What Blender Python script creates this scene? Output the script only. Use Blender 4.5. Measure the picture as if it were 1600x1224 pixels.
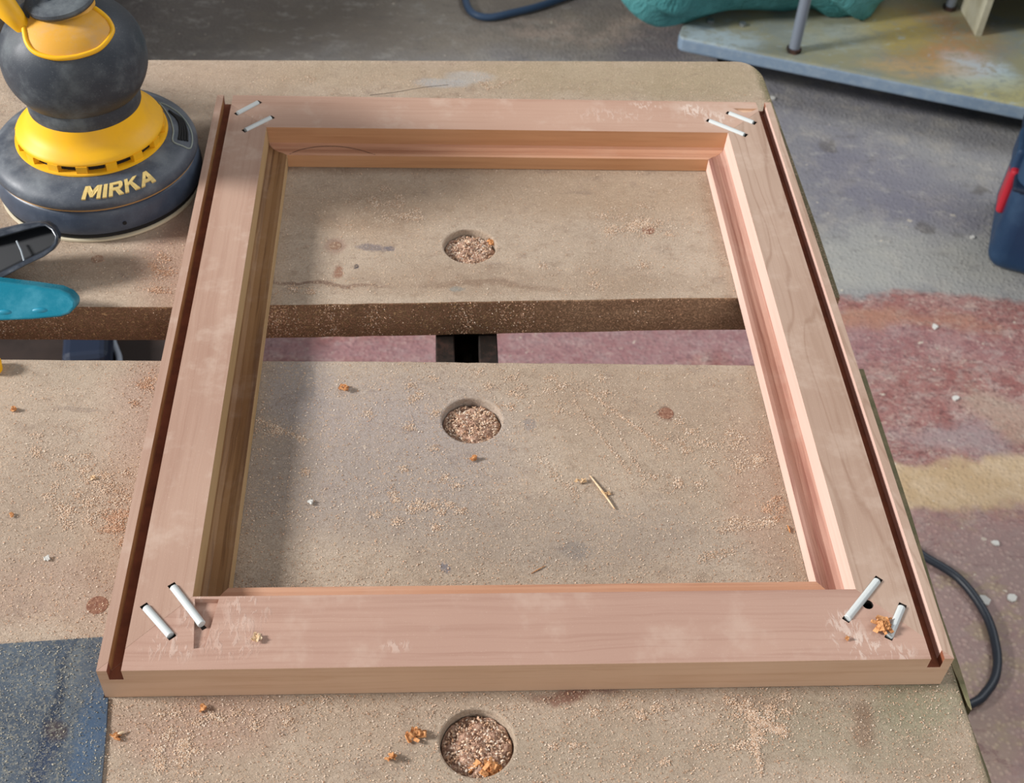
import bpy, bmesh, math, random
import numpy as np
from mathutils import Vector, Matrix
from mathutils.bvhtree import BVHTree
random.seed(7); rng = np.random.default_rng(7)
for o in list(bpy.data.objects): bpy.data.objects.remove(o)
SC = bpy.context.scene; COL = SC.collection
PI = math.pi

# ------------------------------------------------------------------ camera
CX, CY, CZ = -0.05268, -0.35082, 0.60056
PITCH, YAW, ROLL, FPX = 0.805605, -0.090273, -0.064121, 1965.458
W0, H0 = 1600.0, 1224.0
_r = Vector((math.cos(YAW), math.sin(YAW), 0)); _f = Vector((-math.sin(YAW), math.cos(YAW), 0))
FW = _f * math.cos(PITCH) + Vector((0, 0, -math.sin(PITCH)))
_u = _f * math.sin(PITCH) + Vector((0, 0, math.cos(PITCH)))
RT = _r * math.cos(ROLL) - _u * math.sin(ROLL)
UP = _r * math.sin(ROLL) + _u * math.cos(ROLL)
CAM = Vector((CX, CY, CZ))
cd = bpy.data.cameras.new('camera'); cam = bpy.data.objects.new('camera', cd); COL.objects.link(cam)
M = Matrix.Identity(4)
for i in range(3):
    M[i][0], M[i][1], M[i][2], M[i][3] = RT[i], UP[i], -FW[i], CAM[i]
cam.matrix_world = M
cd.sensor_fit = 'HORIZONTAL'; cd.sensor_width = 36.0; cd.lens = FPX / W0 * 36.0
cd.clip_start = 0.02; cd.clip_end = 60
cd.dof.use_dof = True; cd.dof.focus_distance = 0.74; cd.dof.aperture_fstop = 20
SC.camera = cam

# ------------------------------------------------------------------ light
def hexc(h, a=1.0):
    h = h.lstrip('#'); v = [int(h[i:i+2], 16) / 255 for i in (0, 2, 4)]
    return tuple((x / 12.92 if x <= 0.04045 else ((x + .055) / 1.055) ** 2.4) for x in v) + (a,)
w = bpy.data.worlds.new('world'); SC.world = w; w.use_nodes = True
w.node_tree.nodes['Background'].inputs[0].default_value = (0.96, 0.97, 1.0, 1)
w.node_tree.nodes['Background'].inputs[1].default_value = 0.26
def area(name, loc, target, sx, sy, power, col):
    l = bpy.data.lights.new(name, 'AREA'); l.shape = 'RECTANGLE'; l.size = sx; l.size_y = sy
    l.energy = power; l.color = col
    o = bpy.data.objects.new(name, l); COL.objects.link(o); o.location = loc
    o.rotation_euler = (Vector(target) - Vector(loc)).to_track_quat('-Z', 'Y').to_euler()
    return o
area('window_light', (-4.4, 0.22, 2.25), (0, .25, 0), 0.85, 0.85, 405, (1.0, 0.985, 0.97))
area('floor_fill_light', (1.9, 1.5, 1.9), (1.1, 1.2, -.75), 1.6, 1.2, 34, (0.93, 0.96, 1.0))  # soft fill added overhead to brighten the floor at the right
area('front_fill_light', (0.6, -2.6, 1.3), (.2, .3, 0), 1.4, 1.4, 29, (1.0, 0.98, 0.96))  # fill added behind the camera to lift the front faces
vs = SC.view_settings
vs.view_transform = 'Standard'; vs.look = 'None'; vs.exposure = 0.0; vs.gamma = 1.0; vs.use_curve_mapping = False

# ------------------------------------------------------------------ maths helpers
def ray(u, v):
    return (FW + RT * ((u - W0 / 2) / FPX) + UP * (-(v - H0 / 2) / FPX)).normalized()
def at(u, v, z=0.0):
    d = ray(u, v); return CAM + d * ((z - CZ) / d.z)
def depth_px(P):                      # pixels per metre at a point
    return FPX / (Vector(P) - CAM).dot(FW)

# ------------------------------------------------------------------ object helpers
def setp(o, label=None, cat=None, group=None, kind=None):
    if label: o['label'] = label
    if cat: o['category'] = cat
    if group: o['group'] = group
    if kind: o['kind'] = kind
    return o
def empty(name, loc, label, cat, group=None):
    o = bpy.data.objects.new(name, None); COL.objects.link(o); o.location = loc; o.empty_display_size = .02
    return setp(o, label, cat, group)
def origin_of(o):
    v = Vector((0, 0, 0))
    while o is not None: v = v + o.location; o = o.parent
    return v
def mesh_obj(name, me, mats, parent=None, label=None):
    """mesh given in world coordinates"""
    o = bpy.data.objects.new(name, me); COL.objects.link(o)
    for m in (mats if isinstance(mats, (list, tuple)) else [mats]): me.materials.append(m)
    if parent is not None:
        off = origin_of(parent); me.transform(Matrix.Translation(-off)); o.parent = parent
    if label: o['label'] = label
    return o
def bm_obj(name, bm, mats, parent=None, smooth=None, label=None, recalc=True):
    if recalc: bmesh.ops.recalc_face_normals(bm, faces=bm.faces)
    me = bpy.data.meshes.new(name); bm.to_mesh(me); bm.free()
    o = mesh_obj(name, me, mats, parent, label)
    if smooth is not None: shade(o, smooth)
    return o
def shade(o, ang=40):
    me = o.data
    for p in me.polygons: p.use_smooth = True
    try: me.set_sharp_from_angle(angle=math.radians(ang))
    except Exception: pass
def own_origin(o, loc=None):
    """move a top-level mesh's origin to its base"""
    me = o.data
    if loc is None:
        co = np.array([v.co[:] for v in me.vertices]); loc = Vector(((co[:,0].min()+co[:,0].max())/2, (co[:,1].min()+co[:,1].max())/2, co[:,2].min()))
    me.transform(Matrix.Translation(-Vector(loc))); o.location = loc
    return o
def bm_box(bm, c, s, rot=0.0, mat=0, tilt=None):
    vs_ = []
    R = Matrix.Rotation(rot, 3, 'Z')
    if tilt is not None: R = tilt
    for z in (-.5, .5):
        for x, y in ((-.5, -.5), (.5, -.5), (.5, .5), (-.5, .5)):
            vs_.append(bm.verts.new(Vector(c) + R @ Vector((x * s[0], y * s[1], z * s[2]))))
    q = [(3, 2, 1, 0), (4, 5, 6, 7), (0, 1, 5, 4), (1, 2, 6, 5), (2, 3, 7, 6), (3, 0, 4, 7)]
    for f in q:
        fa = bm.faces.new([vs_[i] for i in f]); fa.material_index = mat
    return vs_
def bevel(o, w_, seg=2, ang=35):
    m = o.modifiers.new('bevel', 'BEVEL'); m.width = w_; m.segments = seg; m.limit_method = 'ANGLE'; m.angle_limit = math.radians(ang)
    return m
def bake(o):
    bpy.context.view_layer.update()
    dg = bpy.context.evaluated_depsgraph_get()
    me = bpy.data.meshes.new_from_object(o.evaluated_get(dg)); old = o.data
    o.modifiers.clear(); o.data = me; me.name = old.name
def boolean(o, cutters):
    """subtract cutter bmeshes one by one"""
    for bm in cutters:
        bmesh.ops.recalc_face_normals(bm, faces=bm.faces)
        me = bpy.data.meshes.new('cut'); bm.to_mesh(me); bm.free()
        c = bpy.data.objects.new('cut', me); COL.objects.link(c)
        m = o.modifiers.new('b', 'BOOLEAN'); m.operation = 'DIFFERENCE'; m.object = c; m.solver = 'EXACT'
        bake(o); bpy.data.objects.remove(c)
def prism(bm, poly, z0, z1, mat=0):
    """poly: list of (x,y)"""
    a = [bm.verts.new((x, y, z0)) for x, y in poly]; b = [bm.verts.new((x, y, z1)) for x, y in poly]
    n = len(poly)
    bm.faces.new(a[::-1]).material_index = mat; bm.faces.new(b).material_index = mat
    for i in range(n):
        bm.faces.new((a[i], a[(i+1) % n], b[(i+1) % n], b[i])).material_index = mat
def cyl(bm, p0, p1, r0, r1=None, n=24, caps=True, mat=0):
    p0, p1 = Vector(p0), Vector(p1); r1 = r0 if r1 is None else r1
    d = (p1 - p0).normalized(); t = Vector((0, 0, 1)) if abs(d.z) < .9 else Vector((1, 0, 0))
    x = d.cross(t).normalized(); y = d.cross(x)
    A = [bm.verts.new(p0 + (x * math.cos(a) + y * math.sin(a)) * r0) for a in [2*PI*i/n for i in range(n)]]
    B = [bm.verts.new(p1 + (x * math.cos(a) + y * math.sin(a)) * r1) for a in [2*PI*i/n for i in range(n)]]
    for i in range(n):
        bm.faces.new((A[i], A[(i+1) % n], B[(i+1) % n], B[i])).material_index = mat
    if caps:
        bm.faces.new(A[::-1]).material_index = mat; bm.faces.new(B).material_index = mat
def lathe(bm, prof, c, n=96, close=True, mat=0):
    """prof: list of (r,z) bottom to top; c: centre xyz"""
    rings = []
    for r, z in prof:
        if r < 1e-6: rings.append([bm.verts.new((c[0], c[1], c[2] + z))])
        else: rings.append([bm.verts.new((c[0] + r*math.cos(2*PI*i/n), c[1] + r*math.sin(2*PI*i/n), c[2] + z)) for i in range(n)])
    for a, b in zip(rings[:-1], rings[1:]):
        for i in range(n):
            j = (i+1) % n
            if len(a) == 1 and len(b) == 1: continue
            if len(a) == 1: f = bm.faces.new((a[0], b[j], b[i]))
            elif len(b) == 1: f = bm.faces.new((a[i], a[j], b[0]))
            else: f = bm.faces.new((a[i], a[j], b[j], b[i]))
            f.material_index = mat
    if close:
        if len(rings[0]) > 1: bm.faces.new(rings[0][::-1]).material_index = mat
        if len(rings[-1]) > 1: bm.faces.new(rings[-1]).material_index = mat
def smooth_pts(pts, k=6):
    """Catmull-Rom"""
    P = [Vector(p) for p in pts]; P = [P[0]*2 - P[1]] + P + [P[-1]*2 - P[-2]]; out = []
    for i in range(1, len(P) - 2):
        for j in range(k):
            t = j / k; a, b, c, d = P[i-1], P[i], P[i+1], P[i+2]
            out.append(.5 * ((2*b) + (c - a)*t + (2*a - 5*b + 4*c - d)*t*t + (3*b - a - 3*c + d)*t**3))
    out.append(P[-2]); return out
def tube(bm, pts, r, n=12, mat=0, rfun=None, closed=False):
    P = [Vector(p) for p in pts]; N = len(P); prev = None; rings = []
    for i in range(N):
        if closed: d = (P[(i+1) % N] - P[i-1]).normalized()
        else: d = (P[min(i+1, N-1)] - P[max(i-1, 0)]).normalized()
        if prev is None:
            t = Vector((0, 0, 1)) if abs(d.z) < .9 else Vector((1, 0, 0)); x = d.cross(t).normalized()
        else: x = (prev - d * prev.dot(d)).normalized()
        prev = x; y = d.cross(x); rr = r if rfun is None else rfun(i / (N-1))
        rings.append([bm.verts.new(P[i] + (x*math.cos(2*PI*k/n) + y*math.sin(2*PI*k/n)) * rr) for k in range(n)])
    prs = list(zip(rings[:-1], rings[1:]))
    if closed: prs.append((rings[-1], rings[0]))
    for a, b in prs:
        for k in range(n): bm.faces.new((a[k], a[(k+1) % n], b[(k+1) % n], b[k])).material_index = mat
    if not closed: bm.faces.new(rings[0][::-1]).material_index = mat; bm.faces.new(rings[-1]).material_index = mat

# ------------------------------------------------------------------ material node helper
class NT:
    def __init__(s, name):
        s.m = bpy.data.materials.new(name); s.m.use_nodes = True; s.t = s.m.node_tree; s.n = s.t.nodes; s.l = s.t.links
        s.b = s.n['Principled BSDF']; s._pos = None
    def new(s, k, **kw):
        nd = s.n.new(k)
        for a, v in kw.items(): setattr(nd, a, v)
        return nd
    def put(s, sock, v):
        if isinstance(v, bpy.types.NodeSocket): s.l.new(v, sock)
        elif v is not None: sock.default_value = v
    def pos(s):
        if s._pos is None: s._pos = s.new('ShaderNodeNewGeometry').outputs['Position']
        return s._pos
    def vm(s, op, a, b=None):
        nd = s.new('ShaderNodeVectorMath', operation=op); s.put(nd.inputs[0], a); s.put(nd.inputs[1], b)
        return nd.outputs['Value'] if op in ('LENGTH', 'DOT_PRODUCT') else nd.outputs['Vector']
    def ma(s, op, a, b=None, c=None, clamp=False):
        nd = s.new('ShaderNodeMath', operation=op, use_clamp=clamp); s.put(nd.inputs[0], a); s.put(nd.inputs[1], b)
        if c is not None: s.put(nd.inputs[2], c)
        return nd.outputs[0]
    def noise(s, scale=(1, 1, 1), detail=3, rough=.55, dist=0.0, vec=None, color=False, sc=1.0):
        v = s.vm('MULTIPLY', vec if vec is not None else s.pos(), tuple(scale))
        nd = s.new('ShaderNodeTexNoise'); s.put(nd.inputs['Vector'], v); nd.inputs['Scale'].default_value = sc
        nd.inputs['Detail'].default_value = detail; nd.inputs['Roughness'].default_value = rough; nd.inputs['Distortion'].default_value = dist
        return nd.outputs['Color'] if color else nd.outputs['Fac']
    def ramp(s, f, lo, hi, a=0.0, b=1.0, smooth=True):
        nd = s.new('ShaderNodeMapRange', interpolation_type='SMOOTHSTEP' if smooth else 'LINEAR')
        s.put(nd.inputs[0], f); s.put(nd.inputs[1], lo); s.put(nd.inputs[2], hi); s.put(nd.inputs[3], a); s.put(nd.inputs[4], b)
        return nd.outputs[0]
    def mix(s, f, a, b, mode='MIX'):
        nd = s.new('ShaderNodeMix', data_type='RGBA', blend_type=mode); s.put(nd.inputs[0], f)
        s.put(nd.inputs[6], a); s.put(nd.inputs[7], b); return nd.outputs[2]
    def warp(s, amt, sc):
        c = s.noise((sc,)*3, 4, .6, color=True)
        c = s.vm('SUBTRACT', c, (.5, .5, .5)); c = s.vm('MULTIPLY', c, (amt, amt, 0)); return s.vm('ADD', s.pos(), c)
    def blob(s, vec, x, y, rx, ry, ang=0.0, soft=.4):
        mp = s.new('ShaderNodeMapping', vector_type='TEXTURE'); s.put(mp.inputs[0], vec)
        mp.inputs['Location'].default_value = (x, y, 0); mp.inputs['Rotation'].default_value = (0, 0, ang); mp.inputs['Scale'].default_value = (rx, ry, 100)
        return s.ramp(s.vm('LENGTH', mp.outputs[0]), 1 + soft, 1 - soft, 0, 1)
    def sep(s, vec, k):
        nd = s.new('ShaderNodeSeparateXYZ'); s.put(nd.inputs[0], vec); return nd.outputs[k]
    def bump(s, h, strength=.3, dist=.001):
        nd = s.new('ShaderNodeBump'); nd.inputs['Strength'].default_value = strength; nd.inputs['Distance'].default_value = dist
        s.put(nd.inputs['Height'], h); s.l.new(nd.outputs[0], s.b.inputs['Normal'])
    def done(s, col, rough=.6, metal=0.0, spec=.5):
        s.put(s.b.inputs['Base Color'], col); s.put(s.b.inputs['Roughness'], rough); s.put(s.b.inputs['Metallic'], metal)
        s.b.inputs['Specular IOR Level'].default_value = spec
        return s.m
def simple(name, h, rough=.6, metal=0.0, spec=.5, var=.0, sc=60, h2=None, bump=0.0, bsc=400):
    t = NT(name); c = hexc(h)
    if h2: c = t.mix(t.ramp(t.noise((sc,)*3, 4, .6), .35, .7), hexc(h), hexc(h2))
    if bump: t.bump(t.noise((bsc,)*3, 3, .6), bump, .001)
    return t.done(c, rough, metal, spec)

def bl(t, vec, u, v, ru, rv, z=0.0, ang=0.0, soft=.4):
    """elliptical stain around the surface point seen at (u,v); radii in photo pixels turned into metres"""
    P = at(u, v, z); k = depth_px(P); ry = abs(at(u, v - rv, z).y - at(u, v + rv, z).y) / 2
    return t.blob(vec, P.x, P.y, ru / k, ry, ang, soft)

# ------------------------------------------------------------------ materials
def mat_mdf():
    t = NT('mdf_top')
    big = t.noise((9, 9, 9), 5, .62); fine = t.noise((900,)*3, 3, .7); mid = t.noise((70, 90, 70), 5, .65)
    col = t.mix(t.ramp(big, .30, .72), hexc('#ae9a86'), hexc('#bfad9a'))
    col = t.mix(t.ramp(mid, .48, .75, 0, .55), col, hexc('#8c7562'))
    wp = t.warp(.05, 14)
    # worn, dirty or stained board regions; also a darker strip beside the left stile
    S = [(560, 330, 120, 40, '#9a7f66', .5), (900, 300, 260, 45, '#a88c70', .5), (600, 700, 190, 120, '#a59a96', .75), (430, 640, 60, 160, '#8d7f70', .5),
         (560, 760, 200, 80, '#9d9086', .5), (860, 840, 260, 60, '#9a8c80', .6), (1010, 620, 180, 70, '#a28a75', .4), (1180, 330, 60, 90, '#ab8470', .5),
         (1190, 770, 50, 110, '#ae8a76', .45), (240, 640, 70, 130, '#b39486', .5), (180, 800, 60, 90, '#b89c86', .5), (40, 800, 90, 200, '#a69382', .5),
         (290, 400, 70, 90, '#a98474', .55), (120, 560, 140, 30, '#a69785', .4), (100, 920, 140, 60, '#aa8d7d', .5), (900, 1180, 260, 50, '#9c8c78', .5),
         (1340, 1150, 160, 70, '#938a74', .6), (1440, 1090, 80, 50, '#8b8a70', .7), (1340, 1130, 24, 45, '#7c5f4c', .6), (300, 1130, 130, 50, '#b08e7c', .6),
         (960, 120, 240, 30, '#a39274', .6), (330, 115, 120, 20, '#ad9783', .5), (560, 120, 150, 22, '#a08d74', .5), (1110, 130, 90, 40, '#a8987c', .6),
         (905, 1086, 60, 12, '#7d4f40', .8), (470, 600, 60, 60, '#9f9796', .6), (800, 440, 300, 22, '#8f755e', .35), (500, 441, 90, 4, '#6f5142', .7), (760, 446, 120, 5, '#7a5f4c', .5)]
    for u, v, ru, rv, h, a in S:
        col = t.mix(t.ma('MULTIPLY', bl(t, wp, u, v, ru, rv, 0, 0, .55), a), col, hexc(h))
    wp2 = t.warp(.012, 60)
    for u, v, ru, rv, h, a in [(735, 120, 36, 9, '#b3b4b4', .5), (690, 130, 40, 8, '#aab0b6', .5), (580, 388, 26, 5, '#5d5a66', .6), (556, 418, 5, 4, '#34343e', .9), (524, 384, 16, 12, '#8b6558', .5),
                               (528, 425, 7, 10, '#8a5d48', .8), (715, 452, 12, 4, '#5b7f88', .35), (900, 860, 26, 14, '#807a76', .5), (695, 888, 9, 6, '#6e6f7c', .7), (1040, 646, 13, 11, '#6d4433', .85),
                               (480, 600, 14, 30, '#6f6a68', .5), (1440, 1060, 30, 10, '#7c7c64', .6), (828, 663, 12, 9, '#8a8280', .6), (610, 388, 8, 4, '#4a4d60', .7), (1100, 930, 40, 8, '#8f8a80', .4),
                               (740, 640, 46, 8, '#d8c4ae', .2), (1180, 1100, 60, 10, '#8b6f60', .4), (120, 640, 40, 4, '#7d6e66', .4), (150, 415, 60, 22, '#8d745e', .4)]:
        col = t.mix(t.ma('MULTIPLY', bl(t, wp2, u, v, ru, rv, 0, 0, .35), a), col, hexc(h))
    # mossy dark grime along the right hand edge
    ex = t.ramp(t.sep(t.warp(.010, 20), 0), .229, .2375); col = t.mix(t.ma('MULTIPLY', ex, .8), col, hexc('#5a5a38'))
    # pale wood dust with its fine curl
    dust = t.noise((26, 26, 26), 5, .7, vec=wp); g = t.ramp(t.noise((620, 620, 620), 4, .75, .6), .50, .60)
    d = t.ma('MULTIPLY', g, t.ramp(dust, .42, .62, .25, .8)); col = t.mix(d, col, hexc('#cfb49a'))
    g3 = t.noise((300, 300, 300), 5, .8, 1.2); col = t.mix(t.ramp(g3, .44, .30, 0, .55), col, hexc('#8a7464')); col = t.mix(t.ramp(g3, .56, .68, 0, .5), col, hexc('#dac6b0'))
    sm = t.ramp(t.noise((38, 60, 38), 5, .7, .5), .56, .72); col = t.mix(t.ma('MULTIPLY', sm, .35), col, hexc('#7d6a62'))
    sp = t.ramp(t.noise((1500,)*3, 2, .8), .62, .72); col = t.mix(t.ma('MULTIPLY', sp, .45), col, hexc('#5d4a3e'))
    h = t.ma('ADD', t.ma('MULTIPLY', g, .5), t.ma('ADD', t.ma('MULTIPLY', fine, .5), t.ma('MULTIPLY', mid, .5)))
    h = t.ma('ADD', h, t.ma('MULTIPLY', g3, 1.3)); t.bump(h, .75, .0009)
    return t.done(col, .85, 0, .25)
def mat_mdf_edge():
    t = NT('mdf_edge')
    x = t.sep(t.pos(), 0)
    base = t.mix(t.ramp(t.noise((14, 14, 40), 4, .6), .35, .7), hexc('#a88468'), hexc('#bd9a7c'))
    curl = t.ramp(t.noise((430, 430, 430), 4, .8, 1.6), .47, .60)
    rough = t.ramp(t.noise((5, 5, 5), 2, .5, vec=t.pos()), .3, .6)
    amt = t.ma('MULTIPLY', t.ma('MULTIPLY', curl, t.ramp(x, .0, .06, .9, .25)), 1.0)
    col = t.mix(amt, t.mix(t.ramp(x, -.02, .05), hexc('#946f56'), base), hexc('#cba47a'))
    t.bump(curl, .9, .0012)
    return t.done(col, .9, 0, .2)
FTOP = .0264
def mat_wood(name, axis, ca, cb, cd, gr=.5, dust=.25, fig=0.0, rough=.62, marks=None):
    """axis 0: grain along x, 1: along y"""
    t = NT(name)
    s = (3.0, 95, 95) if axis == 0 else (95, 3.0, 95)
    s2 = (9, 420, 420) if axis == 0 else (420, 9, 420)
    wv = t.warp(.010, 7)
    g1 = t.noise(s, 4, .6, .3, vec=wv); g2 = t.noise(s2, 3, .6, vec=wv); big = t.noise((7, 7, 7), 3, .5)
    col = t.mix(t.ramp(big, .3, .7), hexc(ca), hexc(cb))
    col = t.mix(t.ma('MULTIPLY', t.ramp(g1, .45, .72), gr), col, hexc(cd))
    col = t.mix(t.ma('MULTIPLY', t.ramp(g2, .50, .70), gr * .55), col, hexc(cd))
    if fig:
        sw = (3.4, 26, 1) if axis == 0 else (26, 3.4, 1)
        n = t.noise(sw, 2, .4, .2, vec=t.warp(.02, 3)); fr = t.ma('FRACT', t.ma('MULTIPLY', n, 11.0))
        ln = t.ramp(t.ma('ABSOLUTE', t.ma('SUBTRACT', fr, .5)), .0, .13, 1, 0)
        col = t.mix(t.ma('MULTIPLY', ln, fig), col, hexc(cd))
    if dust:
        dn = t.ramp(t.noise((30, 30, 30), 4, .7), .5, .72, 0, dust); col = t.mix(dn, col, hexc('#cdb8a8'))
        sp = t.ramp(t.noise((1100,)*3, 2, .7), .66, .72); col = t.mix(t.ma('MULTIPLY', sp, dust), col, hexc('#e3cdb8'))
    hh = t.ma('ADD', g2, t.ma('MULTIPLY', t.noise((1200,)*3, 2, .6), .4))
    if marks:
        wm = t.warp(.006, 90); tn = t.ramp(t.noise((260, 90, 200), 4, .7, .8), .50, .58)
        for u, v, ru, rv, a, bm_ in marks:
            mk = t.ma('MULTIPLY', bl(t, wm, u, v, ru, rv, FTOP, 0, .5), tn)
            col = t.mix(t.ma('MULTIPLY', mk, a), col, hexc('#dccabd')); hh = t.ma('ADD', hh, t.ma('MULTIPLY', mk, bm_))
    t.bump(hh, .22, .0004)
    return t.done(col, rough, 0, .3)
def mat_floor():
    t = NT('floor_paint'); FZ = -.75
    wp = t.warp(.34, 3.2); wq = t.warp(.12, 14)
    n1 = t.noise((2.2,)*3, 5, .6); n2 = t.noise((16,)*3, 5, .65); n3 = t.noise((110,)*3, 4, .7)
    col = t.mix(t.ramp(n1, .35, .68), hexc('#75747a'), hexc('#8d8c8b'))
    col = t.mix(t.ramp(n2, .45, .72, 0, .6), col, hexc('#a09a90'))
    B = lambda vec, *a, **k: bl(t, vec, *a, z=FZ, **k)
    # brown dusty concrete at the back, shade painted in at its left
    col = t.mix(t.ma('MULTIPLY', B(wp, 760, 30, 330, 70, soft=.5), .65), col, hexc('#8a7f70'))
    col = t.mix(t.ma('MULTIPLY', B(wp, 900, 45, 160, 26, soft=.5), t.ramp(n2, .4, .6)), col, hexc('#a4958a'))
    col = t.mix(t.ma('MULTIPLY', B(wp, 300, 40, 330, 80, soft=.5), .7), col, hexc('#5b5248'))  # shade on the upper left floor, put into the colour
    col = t.mix(t.ma('MULTIPLY', B(wp, 1000, 70, 60, 30, soft=.5), .5), col, hexc('#5b5864'))
    col = t.mix(t.ma('MULTIPLY', B(wp, 1440, 400, 170, 50, soft=.5), .6), col, hexc('#a3a39b'))
    col = t.mix(t.ma('MULTIPLY', B(wp, 1390, 290, 120, 70, soft=.5), .5), col, hexc('#6c6a78'))
    for u, v in [(1450, 350), (1300, 230), (1520, 300)]:
        col = t.mix(t.ma('MULTIPLY', B(wq, u, v, 14, 9), .6), col, hexc('#55504c'))
    col = t.mix(t.ma('MULTIPLY', t.ramp(t.noise((30, 44, 30), 6, .75), .52, .66), .45), col, hexc('#a3a09a'))
    col = t.mix(t.ma('MULTIPLY', t.ramp(t.noise((21, 40, 21), 6, .75), .54, .68), .45), col, hexc('#5e5a58'))
    # worn red paint, in front of y = 1.16 m
    y = t.sep(t.warp(.13, 8), 1)
    red = t.ramp(y, 1.165, 1.145)
    rc = t.mix(t.ramp(n2, .38, .66), hexc('#8c5a55'), hexc('#a07c76'))
    rc = t.mix(t.ma('MULTIPLY', t.ramp(t.noise((32, 50, 32), 6, .75), .48, .62), .7), rc, hexc('#a5938c'))
    rc = t.mix(t.ma('MULTIPLY', t.ramp(n3, .45, .68), .6), rc, hexc('#8e6e66'))
    rc = t.mix(t.ma('MULTIPLY', t.ramp(t.noise((75, 110, 75), 4, .7), .55, .68), .6), rc, hexc('#6e4a4a'))
    rc = t.mix(t.ma('MULTIPLY', t.ramp(t.noise((60, 95, 60), 6, .8, .5), .52, .60), .65), rc, hexc('#5f3c3c'))
    rc = t.mix(t.ma('MULTIPLY', t.ramp(t.noise((70, 100, 70), 6, .8, .5, vec=t.warp(.05, 5)), .55, .62), .6), rc, hexc('#bda79a'))
    rc = t.mix(t.ma('MULTIPLY', B(wp, 1400, 500, 90, 24, soft=.5), .7), rc, hexc('#a2755e'))
    rc = t.mix(t.ma('MULTIPLY', B(wp, 1560, 640, 60, 40, soft=.5), .5), rc, hexc('#a89682'))
    rc = t.mix(t.ma('MULTIPLY', B(wp, 1480, 690, 90, 24, soft=.5), .6), rc, hexc('#94898a'))
    rc = t.mix(t.ma('MULTIPLY', B(wp, 1550, 910, 160, 90, soft=.5), .55), rc, hexc('#8d7674'))
    rc = t.mix(t.ma('MULTIPLY', B(wp, 1560, 1150, 50, 50, soft=.5), .7), rc, hexc('#a08f6c'))
    rc = t.mix(t.ma('MULTIPLY', B(wp, 1570, 1060, 90, 40, soft=.5), .5), rc, hexc('#94807a'))
    rc = t.mix(t.ma('MULTIPLY', B(wp, 900, 540, 640, 40, soft=.4), .45), rc, hexc('#94767c'))
    low = t.ramp(y, .74, .60)
    rc = t.mix(t.ma('MULTIPLY', low, .6), rc, hexc('#ae9a90'))
    rc = t.mix(t.ma('MULTIPLY', low, t.ma('MULTIPLY', t.ramp(t.noise((11, 16, 11), 5, .7), .50, .60), .6)), rc, hexc('#a89878'))
    rc = t.mix(t.ma('MULTIPLY', t.ramp(t.noise((20, 34, 20), 5, .75, .8), .56, .66), .5), rc, hexc('#714848'))
    # bare sandy strip
    sand = t.ma('MULTIPLY', t.ma('MULTIPLY', t.ramp(y, .688, .712), t.ramp(y, .822, .795)), t.ramp(t.sep(t.pos(), 0), .40, .60))
    rc = t.mix(t.ma('MULTIPLY', sand, .92), rc, t.mix(t.ramp(n2, .4, .7), hexc('#b59c78'), hexc('#c4ae90')))
    # pimpled texture of the old coating
    vo = t.new('ShaderNodeTexVoronoi'); t.put(vo.inputs['Vector'], t.vm('MULTIPLY', t.pos(), (130, 130, 130))); vo.inputs['Scale'].default_value = 1
    pm = t.ramp(vo.outputs['Distance'], .15, .55)
    rc = t.mix(t.ma('MULTIPLY', pm, t.ma('MULTIPLY', t.ramp(y, .75, .62), .35)), rc, hexc('#5e4448'))
    col = t.mix(red, col, rc)
    # pale chips and crumbs
    ch = t.ramp(t.noise((55,)*3, 2, .6), .72, .75); col = t.mix(t.ma('MULTIPLY', ch, .7), col, hexc('#c9bfae'))
    sp = t.ramp(n3, .66, .70); col = t.mix(t.ma('MULTIPLY', sp, .35), col, hexc('#4b4440'))
    t.bump(t.ma('ADD', n3, t.ma('MULTIPLY', pm, -.5)), .5, .003)
    return t.done(col, .62, 0, .4)
def mat_dusty(name, base, dusth, amt=.4, rough=.55, spec=.4, metal=0, sc=28, lo=.42):
    t = NT(name); n = t.noise((sc,)*3, 5, .65); f = t.ramp(n, lo, .75, 0, amt)
    col = t.mix(f, hexc(base), hexc(dusth))
    s = t.ramp(t.noise((900,)*3, 2, .7), .6, .72); col = t.mix(t.ma('MULTIPLY', s, amt * .5), col, hexc(dusth))
    t.bump(t.noise((1300,)*3, 2, .6), .12, .0004)
    return t.done(col, t.ramp(n, .4, .7, rough - .12, rough + .2), metal, spec)

MDF, MDFE = mat_mdf(), mat_mdf_edge()
W_RAIL = mat_wood('sanded_wood_rail', 0, '#ad8b7b', '#b79584', '#8f6757', .45, .25, marks=[(388, 950, 34, 24, .25, 4), (365, 1000, 40, 26, .2, 4), (270, 1010, 40, 22, .3, 3), (300, 950, 20, 30, .3, 3), (1320, 985, 26, 34, .45, 1), (1345, 1010, 40, 22, .45, 1), (1400, 1020, 30, 14, .4, 1), (620, 1010, 20, 10, .3, 1)])
W_RAILB = mat_wood('sanded_wood_back_rail', 0, '#b3907d', '#bd9c89', '#9c7460', .35, .35, marks=[(1085, 172, 22, 10, .7, 1), (1010, 165, 26, 6, .6, 1), (960, 180, 60, 10, .25, 1), (1120, 185, 20, 10, .6, 1), (395, 190, 24, 8, .5, 1)])
W_STL = mat_wood('sanded_wood_left_stile', 1, '#a88877', '#b39482', '#8f6856', .35, .35)
W_STR = mat_wood('sanded_wood_right_stile', 1, '#a88c7a', '#b49a88', '#8a6a56', .35, .3, fig=.4)
W_ENDX = mat_wood('planed_wood_x', 0, '#c8a588', '#d0af94', '#b08868', .5, 0)
W_INX = mat_wood('inner_wood_x', 0, '#b98860', '#c3946e', '#9c6a48', .5, 0)
W_INY = mat_wood('inner_wood_y_lit', 1, '#d2b0a2', '#dabaac', '#c29a88', .4, 0)  # right stile, direct light put into the pale tone
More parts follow.
